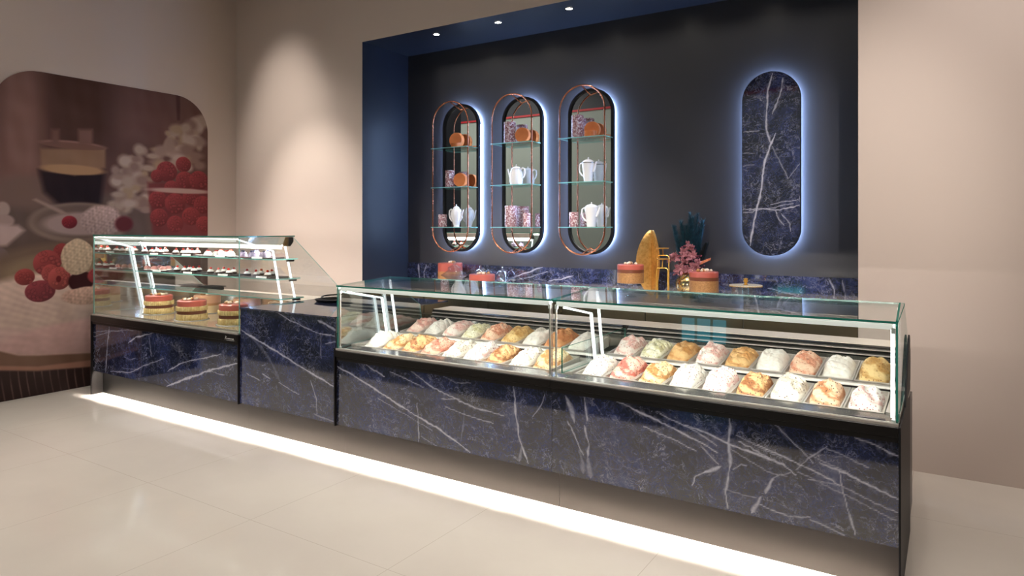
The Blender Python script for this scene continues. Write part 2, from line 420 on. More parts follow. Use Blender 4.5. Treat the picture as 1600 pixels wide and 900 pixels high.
MURAL_SHAPES = [
 ('p', [(2.54, 2.946), (2.866, 2.957), (2.917, 2.392), (2.855, 1.587), (2.54, 1.583)], (134, 100, 92), 0.1),
 ('p', [(2.917, 2.967), (3.461, 2.953), (3.491, 2.245), (2.948, 2.194)], (76, 50, 42), 0.1),
 ('p', [(3.644, 2.924), (4.548, 2.943), (4.548, 2.31), (3.644, 2.418)], (108, 76, 70), 0.08),
 ('p', [(4.149, 2.946), (4.198, 2.941), (4.198, 2.63), (4.163, 2.625)], (84, 54, 50), 0.01),
 ('p', [(2.54, 1.703), (3.644, 1.849), (4.548, 1.466), (4.548, 0.903), (2.54, 1.038)], (98, 80, 74), 0.05),
 ('e', 2.793, 1.812, 0.298, 0.146, (120, 96, 88), 0.6),
 ('p', [(2.866, 2.015), (3.431, 2.037), (3.39, 1.703), (3.038, 1.694), (2.907, 1.817)], (34, 18, 22), 0.03),
 ('p', [(2.876, 2.204), (3.437, 2.259), (3.437, 2.074), (3.163, 1.982), (2.886, 2.033)], (140, 108, 86), 0.015),
 ('e', 3.156, 2.034, 0.275, 0.047, (172, 134, 100), 0.3),
 ('e', 3.156, 2.266, 0.28, 0.036, (140, 104, 94), 0.3),
 ('e', 3.161, 2.255, 0.27, 0.029, (118, 84, 74), 0.2),
 ('p', [(2.969, 2.387), (3.032, 2.395), (3.032, 2.254), (2.969, 2.248)], (112, 80, 72), 0.02),
 ('p', [(3.196, 2.414), (3.32, 2.429), (3.32, 2.284), (3.196, 2.271)], (118, 86, 78), 0.02),
 ('e', 4.236, 2.437, 0.054, 0.059, (160, 134, 110), 0.8),
 ('e', 4.301, 2.404, 0.079, 0.06, (168, 146, 132), 0.8),
 ('e', 4.272, 2.469, 0.051, 0.063, (180, 158, 146), 0.8),
 ('e', 3.847, 1.809, 0.064, 0.045, (180, 158, 146), 0.8),
 ('e', 3.667, 2.144, 0.073, 0.056, (168, 146, 132), 0.8),
 ('e', 4.174, 2.342, 0.046, 0.044, (160, 134, 110), 0.8),
 ('e', 3.768, 2.172, 0.046, 0.057, (150, 124, 114), 0.8),
 ('e', 4.095, 2.365, 0.067, 0.055, (160, 134, 110), 0.8),
 ('e', 3.638, 1.958, 0.049, 0.033, (168, 146, 132), 0.8),
 ('e', 4.101, 2.369, 0.057, 0.05, (180, 158, 146), 0.8),
 ('e', 4.102, 2.445, 0.04, 0.029, (180, 158, 146), 0.8),
 ('e', 3.713, 1.878, 0.071, 0.03, (160, 134, 110), 0.8),
 ('e', 4.415, 2.387, 0.04, 0.057, (168, 146, 132), 0.8),
 ('e', 3.883, 1.718, 0.065, 0.03, (160, 134, 110), 0.8),
 ('e', 4.066, 2.479, 0.036, 0.028, (160, 134, 110), 0.8),
 ('e', 3.66, 1.858, 0.075, 0.047, (180, 158, 146), 0.8),
 ('e', 4.396, 2.562, 0.04, 0.034, (168, 146, 132), 0.8),
 ('e', 4.145, 2.498, 0.062, 0.05, (168, 146, 132), 0.8),
 ('e', 4.309, 2.375, 0.07, 0.036, (138, 110, 100), 0.8),
 ('e', 3.688, 2.178, 0.034, 0.041, (138, 110, 100), 0.8),
 ('e', 3.732, 1.764, 0.054, 0.026, (150, 124, 114), 0.8),
 ('e', 4.346, 2.529, 0.083, 0.04, (168, 146, 132), 0.8),
 ('e', 3.612, 2.051, 0.052, 0.028, (168, 146, 132), 0.8),
 ('e', 3.696, 1.776, 0.046, 0.05, (150, 124, 114), 0.8),
 ('e', 4.287, 2.139, 0.054, 0.043, (180, 158, 146), 0.8),
 ('e', 3.76, 2.008, 0.034, 0.06, (150, 124, 114), 0.8),
 ('e', 3.622, 1.688, 0.069, 0.052, (168, 146, 132), 0.8),
 ('e', 3.935, 2.167, 0.077, 0.034, (138, 110, 100), 0.8),
 ('e', 3.512, 1.726, 0.056, 0.034, (168, 146, 132), 0.8),
 ('e', 3.869, 1.881, 0.074, 0.047, (138, 110, 100), 0.8),
 ('e', 4.355, 2.47, 0.054, 0.064, (160, 134, 110), 0.8),
 ('e', 4.245, 2.192, 0.058, 0.03, (160, 134, 110), 0.8),
 ('e', 4.165, 2.535, 0.079, 0.052, (160, 134, 110), 0.8),
 ('e', 4.238, 2.141, 0.051, 0.041, (168, 146, 132), 0.8),
 ('e', 3.575, 1.695, 0.047, 0.055, (138, 110, 100), 0.8),
 ('e', 3.981, 2.207, 0.037, 0.061, (138, 110, 100), 0.8),
 ('e', 4.31, 2.246, 0.045, 0.063, (160, 134, 110), 0.8),
 ('e', 3.964, 2.296, 0.08, 0.026, (160, 134, 110), 0.8),
 ('e', 3.659, 1.983, 0.055, 0.044, (168, 146, 132), 0.8),
 ('e', 4.184, 2.175, 0.062, 0.044, (168, 146, 132), 0.8),
 ('e', 3.67, 1.784, 0.061, 0.048, (168, 146, 132), 0.8),
 ('e', 3.792, 1.744, 0.067, 0.047, (138, 110, 100), 0.8),
 ('e', 4.418, 2.171, 0.07, 0.046, (138, 110, 100), 0.8),
 ('e', 3.634, 1.869, 0.074, 0.038, (180, 158, 146), 0.8),
 ('e', 3.765, 1.718, 0.058, 0.039, (150, 124, 114), 0.8),
 ('e', 3.875, 1.724, 0.048, 0.041, (150, 124, 114), 0.8),
 ('e', 3.664, 1.767, 0.032, 0.061, (160, 134, 110), 0.8),
 ('e', 3.649, 2.041, 0.06, 0.063, (138, 110, 100), 0.8),
 ('e', 3.577, 1.725, 0.039, 0.043, (168, 146, 132), 0.8),
 ('e', 4.364, 2.45, 0.082, 0.056, (180, 158, 146), 0.8),
 ('e', 4.357, 2.434, 0.074, 0.04, (138, 110, 100), 0.8),
 ('e', 4.377, 2.274, 0.087, 0.04, (138, 110, 100), 0.8),
 ('e', 3.734, 1.756, 0.063, 0.049, (138, 110, 100), 0.8),
 ('e', 3.839, 1.709, 0.034, 0.046, (160, 134, 110), 0.8),
 ('e', 4.099, 2.3, 0.079, 0.057, (180, 158, 146), 0.8),
 ('e', 3.567, 1.726, 0.044, 0.06, (168, 146, 132), 0.8),
 ('e', 3.654, 1.852, 0.055, 0.062, (160, 134, 110), 0.8),
 ('e', 3.744, 2.103, 0.066, 0.034, (150, 124, 114), 0.8),
 ('e', 4.431, 2.599, 0.041, 0.069, (180, 158, 146), 0.8),
 ('e', 3.769, 1.764, 0.065, 0.051, (150, 124, 114), 0.8),
 ('e', 4.021, 2.144, 0.045, 0.038, (150, 124, 114), 0.8),
 ('e', 3.977, 2.261, 0.075, 0.036, (150, 124, 114), 0.8),
 ('e', 3.865, 1.963, 0.048, 0.041, (138, 110, 100), 0.8),
 ('e', 4.353, 2.652, 0.042, 0.032, (150, 124, 114), 0.8),
 ('e', 4.362, 2.22, 0.054, 0.034, (138, 110, 100), 0.8),
 ('e', 3.832, 1.728, 0.06, 0.027, (138, 110, 100), 0.8),
 ('e', 4.1, 2.389, 0.05, 0.062, (160, 134, 110), 0.8),
 ('e', 4.093, 2.308, 0.079, 0.062, (168, 146, 132), 0.8),
 ('e', 4.183, 2.161, 0.077, 0.056, (160, 134, 110), 0.8),
 ('e', 3.543, 1.951, 0.064, 0.059, (180, 158, 146), 0.8),
 ('e', 4.166, 2.532, 0.077, 0.03, (160, 134, 110), 0.8),
 ('e', 4.457, 2.675, 0.049, 0.038, (150, 124, 114), 0.8),
 ('e', 4.208, 2.313, 0.079, 0.053, (180, 158, 146), 0.8),
 ('e', 3.98, 2.135, 0.067, 0.058, (160, 134, 110), 0.8),
 ('e', 4.173, 2.22, 0.046, 0.046, (150, 124, 114), 0.8),
 ('e', 3.808, 1.748, 0.047, 0.05, (138, 110, 100), 0.8),
 ('e', 3.738, 2.114, 0.05, 0.048, (168, 146, 132), 0.8),
 ('e', 4.081, 2.332, 0.065, 0.055, (150, 124, 114), 0.8),
 ('e', 4.415, 2.425, 0.084, 0.048, (150, 124, 114), 0.8),
 ('e', 4.317, 2.553, 0.051, 0.051, (180, 158, 146), 0.8),
 ('e', 3.576, 1.797, 0.069, 0.053, (150, 124, 114), 0.8),
 ('e', 4.145, 2.387, 0.051, 0.04, (160, 134, 110), 0.8),
 ('e', 3.84, 1.672, 0.068, 0.027, (150, 124, 114), 0.8),
 ('e', 4.142, 2.388, 0.041, 0.035, (138, 110, 100), 0.8),
 ('e', 3.631, 2.135, 0.053, 0.038, (160, 134, 110), 0.8),
 ('e', 3.902, 2.226, 0.069, 0.028, (168, 146, 132), 0.8),
 ('e', 3.723, 2.056, 0.073, 0.052, (150, 124, 114), 0.8),
 ('e', 3.857, 2.101, 0.077, 0.033, (168, 146, 132), 0.8),
 ('e', 3.824, 1.68, 0.034, 0.031, (150, 124, 114), 0.8),
 ('e', 3.776, 1.951, 0.075, 0.045, (180, 158, 146), 0.8),
 ('e', 4.189, 2.264, 0.085, 0.052, (150, 124, 114), 0.8),
 ('e', 4.167, 2.209, 0.045, 0.04, (138, 110, 100), 0.8),
 ('e', 4.309, 2.426, 0.067, 0.057, (180, 158, 146), 0.8),
 ('e', 4.272, 2.524, 0.043, 0.052, (168, 146, 132), 0.8),
 ('e', 3.718, 1.901, 0.06, 0.032, (160, 134, 110), 0.8),
 ('e', 3.821, 1.967, 0.062, 0.048, (160, 134, 110), 0.8),
 ('e', 3.821, 2.04, 0.034, 0.032, (160, 134, 110), 0.8),
 ('e', 3.574, 1.997, 0.073, 0.031, (150, 124, 114), 0.8),
 ('e', 3.554, 1.821, 0.061, 0.026, (168, 146, 132), 0.8),
 ('e', 4.31, 2.517, 0.05, 0.03, (150, 124, 114), 0.8),
 ('e', 3.695, 2.147, 0.055, 0.054, (180, 158, 146), 0.8),
 ('e', 4.398, 2.632, 0.065, 0.063, (180, 158, 146), 0.8),
 ('e', 4.319, 2.595, 0.071, 0.06, (138, 110, 100), 0.8),
 ('e', 3.686, 1.957, 0.068, 0.033, (150, 124, 114), 0.8),
 ('e', 4.486, 2.678, 0.09, 0.05, (168, 146, 132), 0.8),
 ('e', 3.992, 2.298, 0.064, 0.047, (150, 124, 114), 0.8),
 ('e', 4.232, 2.335, 0.069, 0.032, (180, 158, 146), 0.8),
 ('e', 3.753, 1.993, 0.058, 0.063, (180, 158, 146), 0.8),
 ('e', 3.532, 2.056, 0.041, 0.047, (150, 124, 114), 0.8),
 ('e', 4.085, 2.375, 0.05, 0.061, (150, 124, 114), 0.8),
 ('e', 4.27, 2.335, 0.046, 0.031, (150, 124, 114), 0.8),
 ('e', 4.481, 2.655, 0.04, 0.067, (168, 146, 132), 0.8),
 ('e', 3.668, 1.736, 0.074, 0.04, (180, 158, 146), 0.8),
 ('e', 3.725, 2.178, 0.045, 0.029, (138, 110, 100), 0.8),
 ('e', 4.263, 2.564, 0.056, 0.043, (168, 146, 132), 0.8),
 ('e', 3.655, 1.95, 0.055, 0.062, (168, 146, 132), 0.8),
 ('e', 3.819, 2.272, 0.033, 0.04, (150, 124, 114), 0.8),
 ('e', 3.621, 2.155, 0.064, 0.058, (180, 158, 146), 0.8),
 ('e', 3.796, 1.971, 0.073, 0.054, (138, 110, 100), 0.8),
 ('e', 4.271, 2.323, 0.086, 0.061, (138, 110, 100), 0.8),
 ('e', 4.18, 2.223, 0.079, 0.05, (180, 158, 146), 0.8),
 ('e', 3.764, 2.28, 0.055, 0.055, (168, 146, 132), 0.8),
 ('e', 3.716, 2.107, 0.051, 0.046, (138, 110, 100), 0.8),
 ('e', 4.135, 2.16, 0.077, 0.044, (168, 146, 132), 0.8),
 ('p', [(3.849, 1.955), (4.548, 1.994), (4.548, 1.41), (3.902, 1.416)], (112, 52, 54), 0.02),
 ('r', 4.053, 2.079, 0.111, 0.106, (128, 52, 54), 0.12),
 ('r', 4.235, 2.167, 0.086, 0.082, (128, 52, 54), 0.12),
 ('r', 3.95, 2.026, 0.068, 0.066, (128, 52, 54), 0.12),
 ('r', 4.25, 1.998, 0.101, 0.096, (128, 52, 54), 0.12),
 ('r', 4.412, 2.007, 0.112, 0.104, (128, 52, 54), 0.12),
 ('r', 4.107, 1.909, 0.084, 0.08, (128, 52, 54), 0.12),
 ('r', 3.957, 1.784, 0.095, 0.092, (128, 52, 54), 0.12),
 ('r', 4.143, 1.749, 0.113, 0.108, (128, 52, 54), 0.12),
 ('r', 4.322, 1.824, 0.095, 0.09, (128, 52, 54), 0.12),
 ('r', 4.457, 1.745, 0.106, 0.097, (128, 52, 54), 0.12),
 ('r', 3.97, 1.6, 0.095, 0.092, (128, 52, 54), 0.12),
 ('r', 4.143, 1.535, 0.091, 0.087, (128, 52, 54), 0.12),
 ('r', 4.322, 1.618, 0.103, 0.096, (128, 52, 54), 0.12),
 ('r', 4.472, 1.537, 0.091, 0.084, (128, 52, 54), 0.12),
 ('e', 4.206, 1.886, 0.357, 0.027, (180, 150, 142), 0.5),
 ('e', 3.228, 1.543, 0.448, 0.191, (140, 118, 106), 0.12),
 ('e', 3.234, 1.554, 0.404, 0.155, (112, 92, 84), 0.2),
 ('e', 3.233, 1.531, 0.337, 0.108, (170, 144, 138), 0.3),
 ('t', 3.406, 1.562, 0.188, 0.147, (182, 154, 148), 0.2),
 ('r', 3.119, 1.548, 0.066, 0.059, (130, 36, 44), 0.15),
 ('e', 3.614, 1.533, 0.087, 0.076, (96, 34, 40), 0.4),
 ('p', [(2.815, 1.745), (2.845, 1.757), (3.054, 1.659), (3.119, 1.613), (3.043, 1.624)], (160, 134, 124), 0.01),
 ('e', 2.588, 1.655, 0.056, 0.066, (172, 148, 140), 0.3),
 ('e', 2.601, 1.556, 0.076, 0.055, (168, 142, 136), 0.3),
 ('p', [(2.54, 1.528), (2.706, 1.518), (2.755, 1.473), (2.62, 1.341), (2.54, 1.332)], (190, 162, 156), 0.02),
 ('e', 2.564, 1.228, 0.075, 0.099, (122, 102, 100), 0.15),
 ('e', 3.266, 1.114, 0.84, 0.262, (120, 98, 84), 0.2),
 ('e', 3.37, 1.085, 0.807, 0.218, (142, 120, 98), 0.2),
 ('c', 3.55, 0.619, 1.278, 0.377, (206, 172, 164), 0.05),
 ('c', 2.951, 0.841, 0.57, 0.258, (214, 184, 170), 0.25),
 ('c', 3.456, 0.436, 0.939, 0.207, (196, 158, 152), 0.2),
 ('r', 2.756, 1.063, 0.079, 0.073, (150, 66, 64), 0.08),
 ('r', 3.054, 1.261, 0.075, 0.094, (136, 56, 56), 0.1),
 ('r', 2.934, 1.179, 0.114, 0.116, (152, 68, 68), 0.06),
 ('r', 2.878, 0.929, 0.123, 0.097, (126, 54, 60), 0.06),
 ('r', 2.959, 1.085, 0.073, 0.081, (154, 70, 68), 0.08),
 ('r', 3.034, 1.034, 0.096, 0.105, (158, 74, 70), 0.06),
 ('e', 3.027, 1.028, 0.021, 0.03, (96, 24, 30), 0.3),
 ('e', 3.22, 0.993, 0.112, 0.096, (58, 22, 26), 0.15),
 ('r', 3.453, 1.038, 0.178, 0.099, (150, 60, 62), 0.1),
 ('t', 3.263, 0.857, 0.204, 0.084, (204, 166, 148), 0.15),
 ('t', 3.187, 1.227, 0.139, 0.173, (206, 180, 154), 0.06),
 ('p', [(2.54, 0.449), (2.706, 0.379), (2.855, 0.355), (3.303, 0.309), (4.548, 0.341), (4.548, 0.059), (3.303, 0.176), (2.855, 0.219), (2.54, 0.28)], (120, 90, 74), 0.008),
 ('p', [(2.54, 0.318), (2.855, 0.258), (3.303, 0.242), (4.548, 0.27), (4.548, 0.165), (3.303, 0.182), (2.855, 0.224), (2.54, 0.28)], (164, 120, 102), 0.008),
 ('w', [(2.54, 0.275), (2.855, 0.213), (3.303, 0.176), (4.548, 0.059), (4.548, -0.503), (2.54, -0.053)], (52, 36, 34), 0.008),
]
# ---------------------------------------------------------------- room
struct(M().box(-12, 4, 1.25, 5.7, -.1, 0).build('floor', FLOOR))
struct(M().box(-12, 4, -1.6, 1.25, -.1, 0).build('floor_outer', DARKFLOOR))
struct(M().box(-12, 4, -1.6, 5.7, 4.6, 4.7).build('ceiling', CEIL))
AX0, AX1, AZ, WY, AY = -4.874, -.492, 3.326, 4.88, 5.56
struct(M().box(-7.06, AX0, WY, AY+.14, 0, 4.6, faces={'+x': 1}).box(AX1, 4, WY, AY+.14, 0, 4.6, faces={'-x': 1})
       .box(AX0, AX1, WY, AY+.14, AZ, 4.6, faces={'-z': 1}).build('wall_back', [BEIGE, NAVY]))
struct(M().box(AX0, AX1, AY, AY+.14, 0, AZ).build('wall_alcove', CHAR))
struct(M().box(-7.06, -6.86, 2.5, WY, 0, 4.6).build('wall_left', BEIGE))
struct(M().box(-7.06, -6.86, 1.86, 2.5, 0, 4.6).build('wall_left_end', NAVY))
struct(M().box(-12, 4, -1.7, -1.5, 0, 3.86).build('wall_front', GREYGREEN))
struct(M().box(-12, 4, -1.7, -1.48, 3.9, 4.6).build('wall_front_fascia', NAVY))
struct(M().box(-12, 4, -1.7, -1.47, 3.86, 3.9).build('trim_1', plain('red_trim', lin(190, 30, 40), .4)))
struct(M().box(4, 4.2, -1.7, 5.7, 0, 4.6).build('wall_right', BEIGE))
struct(M().box(-12.2, -12, -1.7, 5.7, 0, 4.6).build('wall_far_left', GREYGREEN))
struct(M().box(-12, -7.06, 5.5, 5.7, 0, 4.6).build('wall_far_back', GREYGREEN))
TEAL = emit('teal_screen', lin(40, 190, 215), 2.4)
for k, x in enumerate((-2.62, -2.44, -2.26)):
    tag(M().box(x, x+.14, -1.49, -1.46, .19, .45).build('display_screen', TEAL),
        'teal lit screen low on the opposite wall, %s of three' % ('leftmost', 'middle', 'rightmost')[k], 'screen', 'teal screens on the opposite wall')

# ---------------------------------------------------------------- painted grids
def fnoise(x, y, s, seed=0):
    r = np.random.RandomState(seed); t = np.zeros_like(x)
    for i in range(9):
        a = r.uniform(0, 2*PI); f = s*r.uniform(.5, 2.2); t += np.sin((x*math.cos(a)+y*math.sin(a))*f+r.uniform(0, 6.3))
    return t/4.2
def grid_faces(nx, ny, b=0):
    i = np.arange(nx-1)[None, :]+(np.arange(ny-1)*nx)[:, None]+b
    return np.stack([i, i+1, i+1+nx, i+nx], -1).reshape(-1, 4)
def vein_mask(X, Z, veins):
    wx = X+.004*fnoise(X, Z, 26, 1)+.002*fnoise(X, Z, 90, 2); wz = Z+.004*fnoise(X, Z, 26, 3)+.002*fnoise(X, Z, 90, 4)
    out = np.zeros_like(X); wm = 1+.55*fnoise(X, Z, 45, 5)
    for pts, wd, st in veins:
        d = np.full(X.shape, 9.0); T = np.zeros(X.shape)
        segs = [math.hypot(b[0]-a[0], b[1]-a[1]) for a, b in zip(pts[:-1], pts[1:])]; tot = sum(segs)+1e-9; acc = 0
        for (ax, az), (bx, bz) in zip(pts[:-1], pts[1:]):
            dx, dz = bx-ax, bz-az; L = dx*dx+dz*dz+1e-9
            t = np.clip(((wx-ax)*dx+(wz-az)*dz)/L, 0, 1)
            dd = np.hypot(wx-ax-t*dx, wz-az-t*dz); sl = math.sqrt(L); T = np.where(dd < d, (acc+t*sl)/tot, T); acc += sl
            d = np.minimum(d, dd)
        tp = np.clip(np.minimum(T, 1-T)*7+.25, 0, 1)
        h = np.maximum(wd*.78*np.clip(wm, .35, 1.9)*tp, .0034)
        out = np.maximum(out, st*np.clip(1.35*(1-d/h), 0, 1))
        out = np.maximum(out, .20*st*tp*np.exp(-(d/(.010+wd))**2)*np.clip(fnoise(X, Z, 120, 8)*1.4+.3, 0, 1))
    return out
def marble_sheet(name, x0, x1, z0, z1, y, veins, parent, thick=.012, res=.0045, half=None, tilt=0, mats=None):
    nx = int((x1-x0)/res)+2; nz = int((z1-z0)/res)+2
    zz = np.linspace(z0, z1, nz); ss = np.linspace(0, 1, nx)
    if half:
        cx, r = (x0+x1)/2, (x1-x0)/2
        zo = np.clip(np.maximum(z0+r-zz, zz-(z1-r)), 0, r); hw = np.sqrt(np.maximum(r*r-zo*zo, 1e-6))
        X = cx+(ss[None, :]*2-1)*hw[:, None]
    else: X = np.broadcast_to(x0+(x1-x0)*ss[None, :], (nz, nx)).copy()
    Z = np.broadcast_to(zz[:, None], (nz, nx)).copy()
    bx, by, bz = BASE[parent.name]
    Yf = y+(Z-z0)*tilt
    vf = np.stack([X-bx, Yf-by, Z-bz], -1).reshape(-1, 3)
    F = grid_faces(nx, nz)
    # rim and back
    idx = np.arange(nx*nz).reshape(nz, nx)
    loop = np.concatenate([idx[0, :], idx[1:, -1], idx[-1, -2::-1], idx[-2:0:-1, 0]])
    vb = vf[loop].copy(); vb[:, 1] = y+thick-by
    nb = len(loop); off = nx*nz
    rim = [[loop[(i+1) % nb], loop[i], off+i, off+(i+1) % nb] for i in range(nb)]
    me = bpy.data.meshes.new(name)
    me.from_pydata(np.vstack([vf, vb]).tolist(), [], F.tolist()+[[int(v) for v in q] for q in rim]+[[off+i for i in range(nb)]])
    me.update()
    for m in (mats or [MARBLE]): me.materials.append(m)
    at = me.attributes.new('vein', 'FLOAT', 'POINT')
    val = np.concatenate([vein_mask(X, Z, veins).reshape(-1), np.zeros(nb)]).astype(np.float32)
    at.data.foreach_set('value', val)
    o = bpy.data.objects.new(name, me); COL.objects.link(o); o.parent = parent; BASE[o.name] = BASE[parent.name]
    return o

# ---------------------------------------------------------------- wall print on the left wall
def make_mural():
    y0, y1, z1, R, res = 2.508, 4.517, 2.892, .37, .005
    nz = int(z1/res)+1; ny = int((y1-y0)/res)+1
    zz = np.linspace(.002, z1, nz); ss = np.linspace(0, 1, ny)
    zo = np.clip(zz-(z1-R), 0, R); ins = R-np.sqrt(np.maximum(R*R-zo*zo, 0))
    Y = (y0+ins)[:, None]+ss[None, :]*((y1-ins)-(y0+ins))[:, None]; Z = np.broadcast_to(zz[:, None], Y.shape).copy()
    C = np.zeros(Y.shape+(3,)); C[:] = (96, 68, 62)
    g = fnoise(Y, Z, 5, 11)*5; C += g[..., None]
    def over(mask, col):
        nonlocal C
        C = C*(1-mask[..., None])+np.asarray(col)*mask[..., None] if np.ndim(col) == 1 else C*(1-mask[..., None])+col*mask[..., None]
    def polymask(pts, soft):
        ins_ = np.zeros(Y.shape, bool); d = np.full(Y.shape, 9.0); n = len(pts)
        for i in range(n):
            (ay, az), (by, bz) = pts[i], pts[(i+1) % n]
            c = ((az > Z) != (bz > Z)); xi = (by-ay)*(Z-az)/((bz-az) if bz != az else 1e-9)+ay
            ins_ ^= c & (Y < xi)
            L = (by-ay)**2+(bz-az)**2+1e-9; t = np.clip(((Y-ay)*(by-ay)+(Z-az)*(bz-az))/L, 0, 1)
            d = np.minimum(d, np.hypot(Y-ay-t*(by-ay), Z-az-t*(bz-az)))
        return np.clip(.5+np.where(ins_, d, -d)/max(soft, 1e-4)/2, 0, 1)
    rnd = random.Random(8)
    for S in MURAL_SHAPES:
        if S[0] in 'pw':
            m = polymask(S[1], S[3]); col = np.array(S[2], float)
            if S[0] == 'w':
                st = np.sin((Y*1.0+Z*.12+.02*fnoise(Y, Z, 6, 7))*95); st = np.clip(st-.72, 0, 1)*3.2*(.6+.4*fnoise(Y, Z, 20, 9))
                over(m, col[None, None, :]+st[..., None]*np.array([70, 58, 52])); continue
            over(m, col[None, None, :]+(fnoise(Y, Z, 24, 3)*4)[..., None]); continue
        k, cy, cz, ry, rz, col, soft = S
        ny_, nz_ = (Y-cy)/ry, (Z-cz)/rz; rr = np.hypot(ny_, nz_)
        if k in 'tc': rr = rr*(1+.05*fnoise(Y, Z, 30, 5))
        m = np.clip((1-rr)/max(soft, .02)+.5, 0, 1); col = np.array(col, float)
        if k == 'e': over(m, col)
        elif k == 'r':
            tone = 1+.22*nz_-.12*ny_; base = col[None, None, :]*tone[..., None]
            over(m, base)
            n = max(10, int(26*min(1, ry/.12)))
            for i in range(n):
                a = rnd.uniform(0, 2*PI); q = math.sqrt(rnd.random())*.86
                dy, dz = q*math.cos(a)*ry, q*math.sin(a)*rz; r_ = .17*min(ry, rz)
                e = np.hypot(Y-cy-dy, Z-cz-dz)/r_
                mm = np.clip((1-e)*2, 0, 1)*.55; over(mm*m, col*1.12+5)
                mm = np.clip(1-np.abs(e-1)*3.5, 0, 1)*.35; over(mm*m, col*.6)
        elif k == 't':
            over(m, col[None, None, :]*(1+.10*fnoise(Y, Z, 120, 6)+.10*nz_)[..., None])
        elif k == 'c':
            sw = np.sin((Z*1.0+.22*Y+.05*fnoise(Y, Z, 4, 14))*95+4.5*fnoise(Y, Z, 6, 12))*(.5+.5*fnoise(Y, Z, 3, 15))
            over(m, col[None, None, :]*(1+.030*sw+.03*fnoise(Y, Z, 22, 13)+.02*fnoise(Y, Z, 70, 16)+.09*nz_)[..., None])
    C = np.clip(C, 2, 250)/255; L = np.where(C <= .04045, C/12.92, ((C+.055)/1.055)**2.4)*.80
    me = bpy.data.meshes.new('wall_print'); n = ny*nz
    vf = np.stack([np.full(n, .008), Y.reshape(-1)-3.5, Z.reshape(-1)], -1)
    F = grid_faces(ny, nz)
    idx = np.arange(n).reshape(nz, ny); loop = np.concatenate([idx[0, :], idx[1:, -1], idx[-1, -2::-1], idx[-2:0:-1, 0]])
    vb = vf[loop].copy(); vb[:, 0] = 0.001; nb = len(loop)
    rim = [[int(loop[(i+1) % nb]), int(loop[i]), n+i, n+(i+1) % nb] for i in range(nb)]
    me.from_pydata(np.vstack([vf, vb]).tolist(), [], F.tolist()+rim+[[n+i for i in range(nb)]]); me.update()
    at = me.attributes.new('print', 'FLOAT_COLOR', 'POINT')
    rgba = np.ones((n+nb, 4), np.float32); rgba[:n, :3] = L.reshape(-1, 3); rgba[n:, :3] = .2
    at.data.foreach_set('color', rgba.reshape(-1))
    m = N('mural_print'); a = m.n('ShaderNodeAttribute', attribute_name='print').outputs['Color']
    m.p(Base_Color=a, Roughness=.5, Specular_IOR_Level=.15); me.materials.append(m.mat)
    o = bpy.data.objects.new('wall_print', me); COL.objects.link(o); o.location = (-6.86, 3.5, 0)
    tag(o, 'large round-cornered photo print of raspberry meringue cake and coffee on the left wall', 'wall print')
make_mural()

# ---------------------------------------------------------------- counters
YF = 3.145
def unit(name, label, cat, x0, x1, ztop, veins, yb=4.0, pl=0, pr=0):
    r = thing(name, label, cat, ((x0+x1)/2, 3.6, 0))
    b = dict(parent=r, world=True)
    marble_sheet('front_panel', x0, x1, .213, ztop, YF, veins, r, tilt=.009)
    M().box(x0-pl, x1+pr, 3.23, yb, 0, .212).build('plinth', KICK, **b)
    M().box(x0, x1, 3.215, yb, .2125, .60).build('carcass', BLACK, **b)
    M().box(x0+.01, x1-.01, 3.168, 3.186, .25, .2575).build('floor_light_strip', LED_FLOOR, **b)
    M().box(x0, x1, 3.160, 3.2, .258, .30).box(x0, x1, 3.190, 3.194, .226, .258).build('light_channel', BLACK, **b)  # rear lip added to block strip light from the upper plinth
    return r
def end_panel(r, x0, x1, zb=.205, zt=.705, name='end_panel', mats=None):
    return M().box(x0, x1, 3.128, 4.0, zb, zt, faces={'+x': 1, '-x': 0}).build(name, mats or [BLACK, BLACK], r, world=True)
def pane_x(r, x, poly, mat, name='end_pane', t=.008, e=None):
    return M().prism([(x, y, z) for y, z in poly], (t, 0, 0), 0, 1).build(name, [mat, e or G_EDGE], r, world=True)
def bumper(r, x0, x1, zt):
    M().prism([(x0, 3.136, .636), (x0, 3.136, .657), (x0, 3.128, .660), (x0, 3.128, zt-.003), (x0, 3.134, zt), (x0, 3.20, zt), (x0, 3.20, .636)], (x1-x0, 0, 0)).build('front_bumper', BLACK, r, world=True)
    for q in ((3.134, 3.144, .012), (3.158, 3.172, .010)): M().box(x0, x1, q[0], q[1], zt+.0005, zt+q[2]).build('glass_rail', STEEL_SM, r, world=True)

# pastry case
PX0, PX1 = -6.490, -4.392
pc = unit('pastry_display_case', 'glass pastry display case with three shelves of cakes, left end of the marble counter', 'display case', PX0+.012, PX1, .636, VEINS['PASTRY'], 4.3, 0, .0055)
bumper(pc, PX0+.012, PX1, .712)
M().prism([(PX0, 3.128, 0), (PX0, 3.128, .712), (PX0, 4.3, .712), (PX0, 4.3, 0)], (.010, 0, 0)).build('end_panel', BLACK, pc, world=True)
M().box(PX0+.0105, PX0+.014, 3.135, 3.2295, .001, .212).build('plinth_return', KICK, pc, world=True)
M().box(PX0+.014, PX1, 3.175, 4.06, .712, .735).build('deck', DECK, pc, world=True, bevel=.004)
M().box(PX0+.012, PX1, 3.1455, 3.1525, .714, 1.424, 0, 1, 'y', faces={'+x': 2, '-x': 2}).build('front_pane', [G_PANE, G_EDGE, G_EDGE_L], pc, world=True)
M().box(PX0+.012, PX1, 3.140, 3.655, 1.4255, 1.4345, 0, 1, 'z').build('top_pane', [G_PANE, G_EDGE], pc, world=True)
poly = [(3.154, .714), (3.154, 1.423), (3.64, 1.423), (4.26, .872), (4.26, .736), (3.3, .736)]
